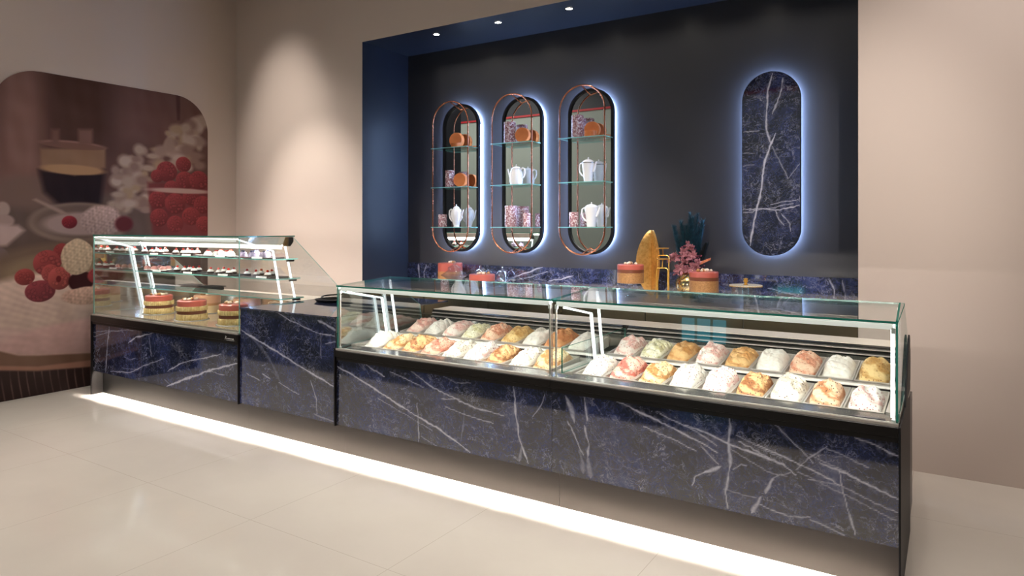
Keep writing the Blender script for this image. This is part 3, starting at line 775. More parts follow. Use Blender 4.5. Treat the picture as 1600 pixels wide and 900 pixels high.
pane_x(pc, PX0+.012, poly, G_ENDL, e=G_EDGE_L); pane_x(pc, PX1-.009, poly, G_END, e=G_EDGE_L)
for k, (z, y0) in enumerate(((1.247, 3.475), (1.090, 3.500), (.933, 3.535))):
    s_ = M().box(PX0+.05, PX1-.03, y0, y0+.235, z-.005, z+.004, 0, 1, 'z').build('glass_shelf', [G_PANE, G_EDGE_L], pc, world=True)
    M().tube([(PX1-.025, y0+.12, z-.012), (PX1-.025, y0+.19, z-.012)], .008, 8).build('shelf_clip', BLACK, pc, world=True)
M().prism([(PX0+.03, 3.57, 1.36), (PX0+.03, 3.60, 1.42), (PX0+.03, 3.645, 1.42), (PX0+.03, 3.635, 1.365)], (PX1-PX0-.08, 0, 0)).build('canopy_profile', STEEL_SM, pc, world=True)
M().box(PX0+.03, PX1-.05, 3.572, 3.604, 1.3525, 1.3575).build('light_strip', LED, pc, world=True)
M().box(PX0+.03, PX1-.05, 3.566, 3.5695, 1.326, 1.3595).build('glow_lip', LIPLIGHT, pc, world=True)  # added lip hides the strip from below and glows in its place
M().box(PX0+.03, PX1-.05, 3.156, 3.176, 1.412, 1.418).build('light_profile', DIFFUSER, pc, world=True)
M().box(PX0+.03, PX1-.05, 3.161, 3.176, 1.4085, 1.4115).build('light_strip', LED, pc, world=True)
M().box(PX0+.03, PX1-.05, 3.156, 3.1585, 1.392, 1.4115).build('glow_lip', DIFFUSER, pc, world=True)  # added glowing lip, blocks the front strip's reflection in the floor
M().prism([(PX1-.045, 3.57, 1.35), (PX1-.045, 3.60, 1.423), (PX1-.045, 3.66, 1.423), (PX1-.045, 3.66, 1.385), (PX1-.045, 3.63, 1.35)], (.022, 0, 0)).build('canopy_end_cap', plain('bronze_cap', lin(70, 52, 30), .35, .6), pc, world=True)
def brackets(r, x, pts_bar, pts_front, pts_rear, wd=.014):
    def bar(m, a, c, w2):
        ya, za = a; yc, zc = c; L = math.hypot(yc-ya, zc-za); ny, nz = -(zc-za)/L*w2, (yc-ya)/L*w2
        m.prism([(x, ya-ny, za-nz), (x, ya+ny, za+nz), (x, yc+ny, zc+nz), (x, yc-ny, zc-nz)], (wd, 0, 0))
    for pp, w2 in ((pts_bar, .005), (pts_front, .006), (pts_rear, .005)):
        m = M(); bar(m, *pp, w2); m.build('light_bracket', LED_SOFT, r, world=True)
for x in (PX0+.034, PX1-.045):
    brackets(pc, x, ((3.175, 1.405), (3.475, 1.316)), ((3.475, 1.316), (3.59, .737)), ((3.592, 1.352), (3.715, .80)))
M().box(PX0+.012, PX1, 4.065, 4.08, .736, .84).build('rear_mirror_strip', STEEL_MIR, pc, world=True)
M().box(PX0+.03, PX1-.01, 4.10, 4.34, .60, .866).build('rear_ledge', LEDGE, pc, world=True)
# small script logo on the bumper
lx, lz = -4.535, .668
pts = [(lx+.004, 3.1275, lz), (lx+.010, 3.1275, lz+.026), (lx+.022, 3.1275, lz+.022), (lx+.012, 3.1275, lz+.013), (lx+.024, 3.1275, lz+.004)]
pts += [(lx+.030+.0055*k, 3.1275, lz+.006+.006*(k % 2)) for k in range(15)]
M().tube(pts, .0011, 6).build('script_logo', WHITE_PL, pc, world=True)
M().tube([(lx+.022, 3.1275, lz-.003), (lx+.112, 3.1275, lz-.002)], .0009, 6).build('logo_underline', WHITE_PL, pc, world=True)

# worktop
WX0, WX1 = -4.384, -3.385
wc = unit('worktop_counter', 'blue marble service counter block with low worktop between pastry case and gelato cases', 'counter', WX0+.004, WX1-.004, .903, VEINS['WORKTOP'], 4.34, .0055, .0085)
M().box(WX0-.006, WX0+.003, 3.130, 3.2, .205, .712).build('end_panel', BLACK, wc, world=True)
def slab(r, x0, x1, y0, y1, z0, z1, name):
    return M().box(x0, x1, y0, y1, z0, z1).build(name, MARBLE, r, world=True, bevel=.002)
slab(wc, WX0+.004, WX1, 3.14, 4.34, .9035, .913, 'worktop')

# gelato cases
def gelato_case(x0, x1, label, vset, left_end, right_end):
    r = unit('gelato_display_case', label, 'display case', x0, x1, .636, vset, 4.34, .0080 if left_end else 0, 0); b = dict(parent=r, world=True)
    bumper(r, x0, x1, .700)
    M().prism([(x0, 3.175, .690), (x0, 3.175, .703), (x0, 3.272, .712), (x0, 3.272, .690)], (x1-x0, 0, 0)).build('front_deck', STEEL_GREY, **b)
    M().box(x0, x1, 3.21, 4.06, .602, .615).build('well', BLACK, **b)
    M().prism([(x0, 3.644, .69), (x0, 3.644, .742), (x0, 3.650, .752), (x0, 3.688, .752), (x0, 3.692, .745), (x0, 3.692, .69)], (x1-x0, 0, 0)).build('pan_rail', STEEL_SM, **b)
    M().prism([(x0, 3.646, .726), (x0, 3.643, .7415), (x0, 3.6425, .7415), (x0, 3.6425, .726)], (x1-x0, 0, 0)).build('pan_rail_trim', BLACK, **b)
    M().box(x0+.001, x0+.042 if left_end else x0+.05, 3.273, 4.055, .70, .722).build('side_deck', STEEL_SM, **b)
    M().box(x1-.055 if right_end else x1-.035, x1-.001, 3.273, 4.055, .70, .722).build('side_deck', STEEL_SM, **b)
    M().prism([(x0, 4.062, .70), (x0, 4.062, .786), (x0, 4.072, .812), (x0, 4.080, .812), (x0, 4.080, .70)], (x1-x0, 0, 0)).build('rear_mirror_strip', STEEL_MIR, **b)
    lv = M()
    for k in range(4):
        z = .818+.013*k; lv.prism([(x0+.02, 4.083+.006*k, z), (x0+.02, 4.083+.006*k, z+.004), (x0+.02, 4.110+.006*k, z+.009), (x0+.02, 4.110+.006*k, z+.005)], (x1-x0-.04, 0, 0), k % 2)
    lv.box(x0, x1, 4.135, 4.14, .70, .865, 1).build('air_grille', [STEEL_SM, BLACK], **b)
    xe = x1-.03 if right_end else x1
    M().box(x0, xe, 4.1405, 4.36, .850, .868).build('rear_ledge', LEDGE, **b)
    M().box(x0, xe, 4.30, 4.34, .10, .8495).build('rear_panel', STEEL, **b)
    M().box(x0+.002, x1-.002, 3.1455, 3.1525, .702, 1.108, 0, 1, 'y', faces={'+x': 2} if left_end else {'-x': 2}).build('front_pane', [G_PANE, G_EDGE, G_GREY], **b)
    tp = M(); X0, X1 = x0+.002, x1-.002
    vs = [(X0, 3.138, 1.112), (X0, 3.138, 1.122), (X0, 3.645, 1.150), (X0, 3.645, 1.140), (X1, 3.138, 1.112), (X1, 3.138, 1.122), (X1, 3.645, 1.150), (X1, 3.645, 1.140)]
    tp.add(vs, [(1, 5, 6, 2), (0, 3, 7, 4)], 0); tp.add(vs, [(0, 4, 5, 1), (3, 2, 6, 7), (0, 1, 2, 3), (4, 7, 6, 5)], 1)
    tp.build('top_pane', [G_PANE, G_EDGE], **b)
    M().prism([(x0+.02, 3.155, 1.086), (x0+.02, 3.155, 1.109), (x0+.02, 3.188, 1.109), (x0+.02, 3.188, 1.1045), (x0+.02, 3.160, 1.1045), (x0+.02, 3.160, 1.086)], (x1-x0-.04, 0, 0)).build('light_profile', DIFFUSER, **b)
    M().box(x0+.02, x1-.02, 3.168, 3.184, 1.099, 1.104).build('light_strip', LED, **b)
    poly = [(3.154, .712), (3.154, 1.107), (3.64, 1.136), (3.97, .92), (4.0, .76), (3.3, .723)]
    if left_end: pane_x(r, x0+.002, poly, G_ENDL, e=G_EDGE_L)
    if right_end: pane_x(r, x1-.010, [(3.154, .712), (3.154, 1.125), (3.34, 1.18), (3.42, 1.17), (3.64, 1.14), (3.97, .92), (4.0, .76), (3.3, .723)], G_PANE)
    for x in (x0+.012, x1-.026):
        for za, zb in ((.714, .722), (1.070, 1.093)): M().box(x, x+.014, 3.153, 3.166, za, zb).build('corner_clip', WHITE_PL, **b)
    for x in (x0+.013, x1-.022):
        M().box(x, x+.008, 3.156, 3.164, .7225, 1.0695).build('corner_post', LED_SOFT if (right_end and x > x0+.1) else STEEL_SM, **b)
    bx = x0+.038
    brackets(r, bx, ((3.20, 1.075), (3.52, 1.010)), ((3.52, 1.010), (3.575, .724)), ((3.600, 1.130), (3.672, .755)))
    if right_end:
        brackets(r, x1-.030, ((3.17, 1.10), (3.22, 1.098)), ((3.185, 1.098), (3.185, .724)), ((3.600, 1.130), (3.672, .755)))
    return r
GX0, GXM, GX1 = -3.372, -1.764, -.172
g1 = gelato_case(GX0, GXM-.001, 'left-hand gelato display case with glass front on blue marble base, next to worktop', VEINS['FRONT'], True, False)
g2 = gelato_case(GXM+.001, GX1, 'right-hand gelato display case with glass front on blue marble base, end of counter', VEINS['FRONT'], False, True)
M().box(GX0-.010, GX0-.001, 3.128, 3.2, .205, .712).build('end_panel', BLACK, g1, world=True)
M().prism([(GX1+.001, 3.128, 0), (GX1+.001, 3.128, .70), (GX1+.001, 3.50, .70), (GX1+.001, 3.80, .965), (GX1+.001, 3.862, .975), (GX1+.001, 3.90, .95), (GX1+.001, 3.90, 0)], (.008, 0, 0)).build('end_panel', BLACK_SAT, g2, world=True, bevel=.002)
M().box(GX1+.0092, GX1+.0105, 3.70, 3.90, .700, .704).build('panel_joint', STEEL_SM, g2, world=True)
M().box(GXM+.022, GXM+.030, 3.21, 4.05, .724, .858, 0, 1, 'x').build('glass_partition', [G_PANE, G_EDGE], g2, world=True)
M().box(GX1-.17, GX1-.05, 3.182, 3.205, .7045, .711).build('control_display', [plain('display_black', lin(40, 42, 58), .2)], g2, world=True)
# ---------------------------------------------------------------- gelato tubs
def gelato_mat(name, base, streak, speck=None, amt=.5, wave=2.4, contrast=.5):
    m = N(name); c = m.coord()
    mp = m.n('ShaderNodeMapping', {'Vector': c, 'Scale': (1.0, 1.0, 2.2), 'Rotation': (0, 0, .5)}).outputs[0]
    wv = m.n('ShaderNodeTexWave', {'Vector': mp, 'Scale': wave, 'Distortion': 9.0, 'Detail': 4.0, 'Detail Scale': 2.2, 'Detail Roughness': .65}, bands_direction='DIAGONAL').outputs['Fac']
    nz = m.noise(8, c, 6, .6, 1.0); f = m.math('MULTIPLY_ADD', wv, contrast*.75, m.math('MULTIPLY', nz, 1-contrast*.75))
    col = m.ramp(f, [(.34, base), (.36+.30*(1-amt), base), (.70, streak)])
    if speck:
        v = m.n('ShaderNodeTexVoronoi', {'Vector': c, 'Scale': 95.0}).outputs; rn = m.n('ShaderNodeSeparateColor', {0: v['Color']}).outputs[0]
        k = m.math('MULTIPLY', m.math('LESS_THAN', v['Distance'], .32), m.math('GREATER_THAN', rn, .62))
        col = m.mix(k, col, speck)
    m.p(Base_Color=col, Roughness=.6)
    m.bump(m.noise(70, c, 5, .75), .5, .006); return m.mat
W_, DK = lin(238, 232, 222), lin(110, 84, 66)
GM = {
 'white': gelato_mat('white_gelato', W_, lin(226, 216, 204), None, .4),
 'white_speck': gelato_mat('speckled_gelato', W_, lin(228, 218, 206), lin(120, 100, 84), .4),
 'grey_speck': gelato_mat('grey_speckled_gelato', lin(232, 226, 214), lin(196, 184, 166), lin(100, 84, 70), .6),
 'pink_white': gelato_mat('pink_white_gelato', lin(240, 226, 216), lin(226, 176, 164), lin(190, 130, 120), .6),
 'rose': gelato_mat('rose_gelato', lin(236, 208, 192), lin(214, 150, 136), None, .6),
 'peach': gelato_mat('peach_gelato', lin(234, 196, 168), lin(206, 134, 104), lin(150, 92, 70), .6),
 'strawberry': gelato_mat('strawberry_gelato', lin(236, 190, 172), lin(190, 96, 82), lin(110, 44, 40), .95, 3.2, .6),
 'salmon': gelato_mat('salmon_gelato', lin(236, 180, 156), lin(200, 122, 100), lin(110, 56, 48), .85, 3, .6),
 'cream_green': gelato_mat('pistachio_cream_gelato', lin(236, 230, 206), lin(206, 198, 150), lin(150, 146, 100), .5),
 'caramel': gelato_mat('caramel_gelato', lin(220, 178, 122), lin(186, 128, 66), None, .6),
 'caramel_swirl': gelato_mat('caramel_swirl_gelato', lin(234, 206, 160), lin(184, 128, 70), lin(84, 50, 28), .9, 3, .6),
 'brown_swirl': gelato_mat('brown_swirl_gelato', lin(222, 176, 124), lin(148, 92, 50), lin(76, 42, 26), .95, 3.4, .65),
 'orange_brown': gelato_mat('nut_brown_gelato', lin(206, 148, 98), lin(176, 108, 62), None, .6),
 'tan_yellow': gelato_mat('custard_gelato', lin(232, 200, 140), lin(196, 146, 78), lin(150, 106, 56), .7),
 'peach_brown': gelato_mat('hazelnut_peach_gelato', lin(234, 198, 164), lin(194, 130, 88), lin(76, 48, 34), .8, 3, .6),
 'white_berry': gelato_mat('white_berry_gelato', lin(242, 234, 226), lin(228, 184, 176), lin(150, 84, 80), .6, 3, .5),
}
NAMES = {'white': 'plain white', 'white_speck': 'white dark-speckled', 'grey_speck': 'off-white grey-speckled', 'pink_white': 'pinkish white', 'rose': 'pale rose',
 'peach': 'peach coloured', 'strawberry': 'red-streaked pink', 'salmon': 'salmon pink', 'cream_green': 'pale cream green-flecked', 'caramel': 'caramel coloured',
 'caramel_swirl': 'cream and caramel swirled', 'brown_swirl': 'brown caramel swirled', 'orange_brown': 'nut brown', 'tan_yellow': 'yellowish custard', 'peach_brown': 'peach and brown streaked', 'white_berry': 'white berry-streaked'}
PW, PL = .159, .352
def pan_mesh():
    m = M(); t = .006; z0, z1 = -.06, 0.0
    m.box(0, PW, 0, t, z0, z1).box(0, PW, PL-t, PL, z0, z1).box(0, t, t, PL-t, z0, z1).box(PW-t, PW, t, PL-t, z0, z1).box(t, PW-t, t, PL-t, -.022, -.018)
    for a, c_, d, e in ((-.001, PW+.001, -.004, .009), (-.001, PW+.001, PL-.009, PL+.004), (-.001, .007, .009, PL-.009), (PW-.007, PW+.001, .009, PL-.009)):
        m.box(a, c_, d, e, 0, .0025)
    return m
def mound_mesh(seed, style, H):
    # a scooped, ridged heap filling most of the tub: finer lumps over broad curled folds
    rnd = random.Random(seed); nx, ny = 46, 92; m = M(); vs = []
    ph = rnd.uniform(0, 6.28); pk = rnd.uniform(.48, .62); tw = rnd.uniform(-.6, .6); cx0 = PW/2+rnd.uniform(-.03, .03); cy0 = rnd.uniform(-.02, .06)
    off = Vector((rnd.uniform(0, 50), rnd.uniform(0, 50), 0)); wd = rnd.uniform(.067, .073); y0 = rnd.uniform(.015, .026); y1 = PL-rnd.uniform(.012, .03)
    for j in range(ny):
        v = j/(ny-1)
        for i in range(nx):
            u = i/(nx-1)*2-1
            sv = (v/pk)*.5 if v < pk else .5+.5*((v-pk)/(1-pk))
            ev = max(0, math.sin(PI*sv))**.62
            q = Vector((u*2.2, v*4.0, 0))+off
            e = max(0, 1-abs(u)**3.0)**.50*ev
            edge = 1+.10*noise.noise(Vector((v*7, seed, u)))
            x = PW/2+u*wd*edge*(.80+.20*ev); y = y0+v*(y1-y0)
            p = Vector((x*20, y*14, 0))+off
            lump = noise.fractal(p, .8, 2.2, 5); big = noise.noise(q)
            d = math.hypot((x-cx0)*1.3, y-cy0)
            fold = abs(math.sin(d*(62+8*tw)+ph+1.4*big+.9*lump))**.7 if style == 0 else (abs(math.sin((y+tw*x)*58+ph+1.8*lump))**.6 if style == 1 else .5+.5*noise.noise(p*1.4))
            h = -.018+e*(H+.018)*(.86+.18*big)+e*(.0150*(fold-.5)+.0105*lump)
            vs.append((x+.0035*lump*e, y+.003*big*e, h))
    m.add(vs, [(j*nx+i, j*nx+i+1, (j+1)*nx+i+1, (j+1)*nx+i) for j in range(ny-1) for i in range(nx-1)])
    return m
PAN = None
def tub(flav, loc, tilt, seed, style, H, label, group):
    global PAN
    t = thing('gelato_tub', label, 'gelato tub', loc, group); t.rotation_euler = (tilt, 0, 0)
    if PAN is None: PAN = pan_mesh().build('steel_pan', STEEL_SM, t)
    else:
        p = PAN.copy(); COL.objects.link(p); p.parent = t
    mound_mesh(seed, style, H).build('gelato', GM[flav], t, smooth=True)
ORD = ['first', 'second', 'third', 'fourth', 'fifth', 'sixth', 'seventh', 'eighth', 'ninth']
rows = [
 ('left-hand', 'front', -3.318, 3.283, .712, .018, ['white', 'caramel_swirl', 'brown_swirl', 'salmon', 'grey_speck', 'white_berry', 'brown_swirl', 'white_speck', 'caramel_swirl']),
 ('left-hand', 'back', -3.318, 3.696, .756, .036, ['rose', 'white', 'pink_white', 'cream_green', 'peach', 'tan_yellow', 'white', 'orange_brown', 'white']),
 ('right-hand', 'front', -1.700, 3.283, .712, .018, ['white_speck', 'strawberry', 'caramel_swirl', 'white_speck', 'white_berry', 'brown_swirl', 'grey_speck', 'peach_brown', 'white_berry']),
 ('right-hand', 'back', -1.700, 3.696, .756, .036, ['pink_white', 'cream_green', 'caramel', 'pink_white', 'caramel', 'white', 'peach', 'white', 'tan_yellow']),
]
sd = 0
for side, row, x0, y, z, dz, fl in rows:
    for k, f in enumerate(fl):
        sd += 1
        st = 0 if f in ('brown_swirl', 'caramel_swirl', 'strawberry') else (1 if sd % 3 else 2)
        tub(f, (x0+k*.1635, y, z), math.atan2(dz, PL), sd*7+3, st, (.072 if row == 'front' else .066)+.008*math.sin(sd*2.3),
            'steel tub of %s gelato, %s from left, %s row, %s case' % (NAMES[f], ORD[k], row, side), 'gelato tubs in the %s case' % side)

# ---------------------------------------------------------------- pastry case contents
PINKG = plain('pink_glaze', lin(196, 98, 84), .3, Coat_Weight=.4); CHOC = plain('chocolate_band', lin(120, 66, 42), .45)
SPONGE = varied('sponge', lin(238, 214, 158), lin(204, 168, 102), 50, .7, bump=.4)
GOLDBAND = varied('gold_crumb', lin(204, 154, 100), lin(160, 112, 70), 110, .4, .25); CREAM = varied('whipped_cream', lin(246, 234, 214), lin(232, 206, 176), 30, .5)
BOARD = plain('silver_board', lin(200, 196, 190), .3, .6); PEACH = plain('peach_glaze', lin(222, 164, 130), .35); CARAM = plain('caramel_band', lin(196, 136, 84), .4)
CREAMB = plain('vanilla_band', lin(238, 206, 158), .45)
def cake(label, loc, r, h, bands, frill=False, group=None, board=True, dots=9, top=None):
    t = thing('layer_cake', label, 'cake', loc, group)
    z = .004 if board else 0
    if board: M().lathe([(0, 0), (r*1.18, 0), (r*1.2, .002), (r*1.18, .004), (0, .004)], n=40).build('cake_board', BOARD, t, smooth=True)
    H = h; tot = sum(b[0] for b in bands)
    for i, (hh, mat, nm) in enumerate(bands):
        z1 = z+H*hh/tot; rr = r*(1.05 if (frill and mat is SPONGE) else 1)
        wob = (lambda a, q: .025*math.sin(a*46)+.012*math.sin(a*77)) if (frill and mat is SPONGE) else None
        last = i == len(bands)-1; bv = .006 if last else .001
        M().lathe([(0, z), (rr-.002, z), (rr, z+.002), (rr, z1-bv), (rr-bv, z1), (0, z1)], n=180 if wob else 48, wob=wob).build(nm, mat, t, smooth=True)
        z = z1
    rnd = random.Random(int(abs(loc[0])*100)); m = M()
    for k in range(dots):
        a = rnd.uniform(0, 2*PI); q = rnd.uniform(0, .6)*r; rr = rnd.uniform(.011, .017)
        m.ball((q*math.cos(a), q*math.sin(a), z+rr*.6), rr, 10, 0 if k % 3 else 1, (1, 1, .85))
    m.build('topping', [CREAM, top or GOLDBAND], t, smooth=True)
    return t
frb = [(.30, SPONGE, 'lower_frill'), (.17, CHOC, 'filling'), (.23, SPONGE, 'upper_frill'), (.30, PINKG, 'glaze')]
g_ = 'pink glazed cakes in the pastry case'
cake('round pink glazed cake with frilled sponge, leftmost in the pastry case front row', (-5.93, 3.435, .7355), .113, .158, frb, True, g_)
cake('round pink glazed cake with frilled sponge, middle of the pastry case front row', (-5.30, 3.35, .7355), .113, .158, frb, True, g_)
cake('round pink glazed cake with frilled sponge, rightmost of front row beside case end pane', (-4.765, 3.37, .7355), .113, .158, frb, True, g_)
smb = [(.42, CREAMB, 'vanilla_layer'), (.14, CARAM, 'caramel_layer'), (.44, PEACH, 'peach_layer')]
cake('smooth peach and cream cake behind the middle frilled cake', (-5.62, 3.70, .7355), .112, .155, smb, False, 'smooth cakes in the pastry case')
cake('smooth peach and cream cake behind the rightmost frilled cake', (-5.14, 3.76, .7355), .112, .150, smb, False, 'smooth cakes in the pastry case')
STONE = plain('slate', lin(48, 44, 44), .5); RED = plain('red_berry', lin(190, 40, 30), .25); PCREAM = plain('white_icing', lin(244, 236, 228), .45)
DCH = plain('dark_chocolate', lin(58, 34, 28), .4); MAUVE = plain('mauve_icing', lin(180, 168, 196), .4); BLUEB = plain('blueberry', lin(48, 52, 84), .4); PINKD = plain('pink_dome', lin(206, 140, 130), .3)
def pastry(kind):
    m = M()
    if kind == 'tart':      # chocolate base, piped cream, red berry
        m.lathe([(0, 0), (.024, 0), (.028, .014), (.022, .016), (0, .016)], n=16, mi=0)
        m.lathe([(.023, .014), (.021, .022), (.013, .032), (0, .036)], n=14, mi=1, wob=lambda a, i: .10*math.sin(a*6)); m.ball((.004, 0, .040), .010, 10, 2)
        return m, [DCH, PCREAM, RED]
    if kind == 'white':
        m.lathe([(0, 0), (.032, 0), (.033, .006), (.022, .026), (.012, .034), (0, .036)], n=16, mi=0, wob=lambda a, i: .05*math.sin(a*8)); m.lathe([(.014, .034), (.012, .042), (0, .044)], n=12, mi=1)
        return m, [PCREAM, RED]
    if kind == 'mauve':
        m.lathe([(0, 0), (.028, 0), (.030, .010), (.024, .030), (.010, .038), (0, .039)], n=16, mi=0); m.ball((-.008, 0, .040), .009, 8, 1); m.ball((.008, .004, .040), .009, 8, 1)
        return m, [MAUVE, BLUEB]
    m.lathe([(0, 0), (.026, 0), (.027, .008), (.024, .024), (.014, .034), (0, .037)], n=16, mi=0); m.ball((0, 0, .041), .008, 8, 1); m.lathe([(.0275, .001), (.0275, .008), (.020, .010)], n=14, mi=2)
    return m, [PINKD, DCH, PCREAM]
PROTO = {}
KL = {'tart': 'chocolate tart with red berry', 'white': 'white domed pastry with red top', 'mauve': 'mauve domed pastry with blueberries', 'pink': 'pink domed pastry with chocolate bead'}
POS = ['front left', 'front middle', 'front right', 'back left', 'back right']
def tray(x, y, z, kind, shelf, k):
    where = '%s tray, %s shelf, pastry case' % (ORD[k], shelf)
    t = tag(M().box(x, x+.40, y, y+.19, z, z+.008).build('slate_tray', STONE, bevel=.002), 'dark slate pastry tray, %s from left on the %s shelf of pastry case' % (ORD[k], shelf), 'tray', 'slate trays in the pastry case')
    c = M().prism([(x+.24, y-.0035, z+.0005), (x+.24, y-.002, z+.016), (x+.24, y-.0005, z+.016), (x+.24, y-.002, z+.0005)], (.13, 0, 0)).build('price_card', WHITE_PL)
    tag(c, 'blank white price card leaning on front of the %s tray, %s shelf' % (ORD[k], shelf), 'price card', 'price cards in the pastry case')
    for i, (dx, dy) in enumerate(((.06, .05), (.185, .045), (.31, .055), (.12, .135), (.25, .14))):
        lab = '%s, %s of %s' % (KL[kind], POS[i], where)
        if kind not in PROTO:
            m, ms = pastry(kind); o = m.build('cream_pastry', ms, smooth=True); PROTO[kind] = o; tag(o, lab, 'pastry', 'pastries on the %s shelf' % shelf)
        else:
            o = PROTO[kind].copy(); COL.objects.link(o); o['label'] = lab; o['group'] = 'pastries on the %s shelf' % shelf
        o.location = (x+dx, y+dy, z+.0082); o.rotation_euler = (0, 0, i*1.3+k); s_ = 1.12; o.scale = (s_, s_, s_)
for k, (x, kd) in enumerate(((-6.40, 'tart'), (-5.90, 'tart'), (-5.42, 'white'), (-4.94, 'mauve'))): tray(x, 3.485, 1.2515, kd, 'top', k)
for k, (x, kd) in enumerate(((-6.40, 'pink'), (-5.92, 'tart'), (-5.42, 'tart'), (-4.92, 'tart'))): tray(x, 3.51, 1.0945, kd, 'middle', k)
PAST = varied('golden_pastry', lin(238, 214, 180), lin(214, 168, 118), 60, .5)
for lab, x, y in (('small white plate of cream pastries at back right of the pastry case', -4.985, 3.95), ('second white plate of cream pastries, further right behind the case end', -4.75, 3.95)):
    t = thing('pastry_plate', lab, 'plate', (x, y, .7355), 'plates at the back of the pastry case')
    M().lathe([(0, 0), (.045, 0), (.045, .07), (.092, .076), (.099, .082), (.0, .079)], n=32).build('plate', WHITE_PL, t, smooth=True)
    m = M()
    for k in range(7):
        a = k*.9; m.ball((.055*math.cos(a)*(k > 0), .055*math.sin(a)*(k > 0), .094), .022, 10, 0, (1.2, 1, .8))
    m.build('cream_puff', PAST, t, smooth=True)['kind'] = 'stuff'
# scale on the rear ledge and tray on the worktop
t = thing('counter_scale', 'black counter scale on the steel ledge behind the pastry case', 'scale', (-6.30, 4.20, .8665))
M().box(-.10, .10, -.07, .07, 0, .028).build('base', BLACK, t, bevel=.004); M().box(-.12, .12, -.08, .08, .034, .040).build('weighing_plate', BLACK_SAT, t, bevel=.002); M().box(-.03, .03, -.03, .03, .028, .034).build('stem', BLACK, t)
t = thing('serving_tray', 'black oval serving tray with handle ring lying on the marble worktop', 'tray', (-4.13, 3.82, .9135))
M().lathe([(0, 0), (.13, 0), (.15, .018), (.145, .018), (.125, .005), (0, .005)], n=36, wob=None).build('tray', BLACK_SAT, t, smooth=True)
M().tube([(.0+.12*math.cos(a), .02+.10*math.sin(a), .034+.006*math.sin(a)) for a in [2*PI*k/28 for k in range(28)]], .006, 8, True).build('handle_ring', BLACK, t, smooth=True)

# ---------------------------------------------------------------- back counter
bc = thing('back_counter', 'long stainless steel back counter with drawers inside the dark niche', 'counter', (-2.68, 5.2, 0))
b = dict(parent=bc, world=True)
CX0, CX1 = AX0+.004, AX1-.004
M().box(CX0, CX1, 4.90, AY-.016, .895, .930).build('worktop', STEEL, bevel=.003, **b)
M().box(CX0, CX1, 4.955, AY-.016, .10, .8945).build('cabinet_body', steel('cabinet_steel', lin(120, 112, 98), .3), **b)
M().box(CX0, CX1, 4.99, AY-.02, 0, .0995).build('toe_kick', BLACK, **b)
for k in range(6):
    x = CX0+.01+k*.728
    M().box(x, x+.718, 4.938, 4.9545, .70, .88).build('drawer', steel('drawer_steel_%d' % k, lin(150, 138, 112), .22) if k == 0 else DR, **b) if k else None
    if k == 0:
        DR = steel('drawer_steel', lin(150, 138, 112), .22); M().box(x, x+.718, 4.938, 4.9545, .70, .88).build('drawer', DR, **b)
    M().box(x, x+.718, 4.938, 4.9545, .13, .69).build('cabinet_door', DR, **b)
sp = thing('marble_backsplash', 'blue marble backsplash strip along the niche wall above the back counter', 'backsplash', (-2.68, 5.55, 0))
marble_sheet('slab', CX0, CX1, .931, 1.127, AY-.0145, VEINS['SPLASH'], sp, thick=.013, res=.006)

# ---------------------------------------------------------------- oval wall pieces
def stad(cx, z0, z1, r, n=14, y=0):
    P = []
    for k in range(n+1):
        a = PI*k/n; P.append((cx+r*math.cos(a), y, z1-r+r*math.sin(a)))
    for k in range(n+1):
        a = PI+PI*k/n; P.append((cx+r*math.cos(a), y, z0+r+r*math.sin(a)))
    return P
def stad_frame(m, cx, z0, z1, r, wd, ya, yb, n=20, mi=0):
    o = stad(cx, z0, z1, r, n); i = stad(cx, z0+wd, z1-wd, r-wd, n); k = len(o)
    vs = [(x, ya, z) for x, _, z in o]+[(x, ya, z) for x, _, z in i]+[(x, yb, z) for x, _, z in o]+[(x, yb, z) for x, _, z in i]
    fs = []
    for a in range(k):
        c = (a+1) % k; fs += [(a, c, k+c, k+a), (2*k+a, 3*k+a, 3*k+c, 2*k+c), (a, 2*k+a, 2*k+c, c), (k+a, k+c, 3*k+c, 3*k+a)]
    m.add(vs, fs, mi); return m
def halo(r, cx, z0, z1, rad):
    m = M(); stad_frame(m, cx, z0+.022, z1-.022, rad-.022, .004, 5.524, 5.552)
    m.build('halo_light', LED_BLUE, r, world=True)
    stad_frame(M(), cx, z0+.028, z1-.028, rad-.028, .02, 5.521, 5.559).build('wall_spacer', BLACK, r, world=True)
def mirror_unit(cx, label, rx):
    z0, z1, R = 1.257, 2.735, .223
    t = thing('oval_mirror_shelf', label, 'mirror shelf', (cx, 5.5, z0), 'backlit oval mirror shelves in the niche'); b = dict(parent=t, world=True)
    stad_frame(M(), cx, z0, z1, R, .024, 5.484, 5.520, 28).build('rim', BLACK_SAT, **b)
    P = stad(cx, z0+.022, z1-.022, R-.022, 28)
    M().prism([(x, 5.500, z) for x, _, z in P], (0, .02, 0)).build('mirror', MIRROR, **b)
    halo(t, cx, z0, z1, R)
    P = stad(rx, z0+.006, z1, .2175, 28, 5.326)
    M().tube(P, .0075, 12, True).build('copper_ring', COPPER, smooth=True, **b)
    for za, zb in ((z1-.004, z1-.060), (z0+.010, z0+.060)): M().tube([(rx, 5.334, za), (rx, 5.500, zb)], .006, 10).build('ring_bracket', COPPER, smooth=True, **b)
    for z in (2.281, 1.892, 1.4995):
        M().box(rx-.222, rx+.222, 5.302, 5.4995, z-.004, z+.004, 0, 1, 'z').build('glass_shelf', [G_PANE, G_EDGE_L], **b)
mirror_unit(-4.125, 'backlit oval mirror with copper ring and glass shelves, leftmost of three', -4.131)
mirror_unit(-3.401, 'backlit oval mirror with copper ring and glass shelves, middle of three', -3.414)
mirror_unit(-2.686, 'backlit oval mirror with copper ring and glass shelves, rightmost of three', -2.690)
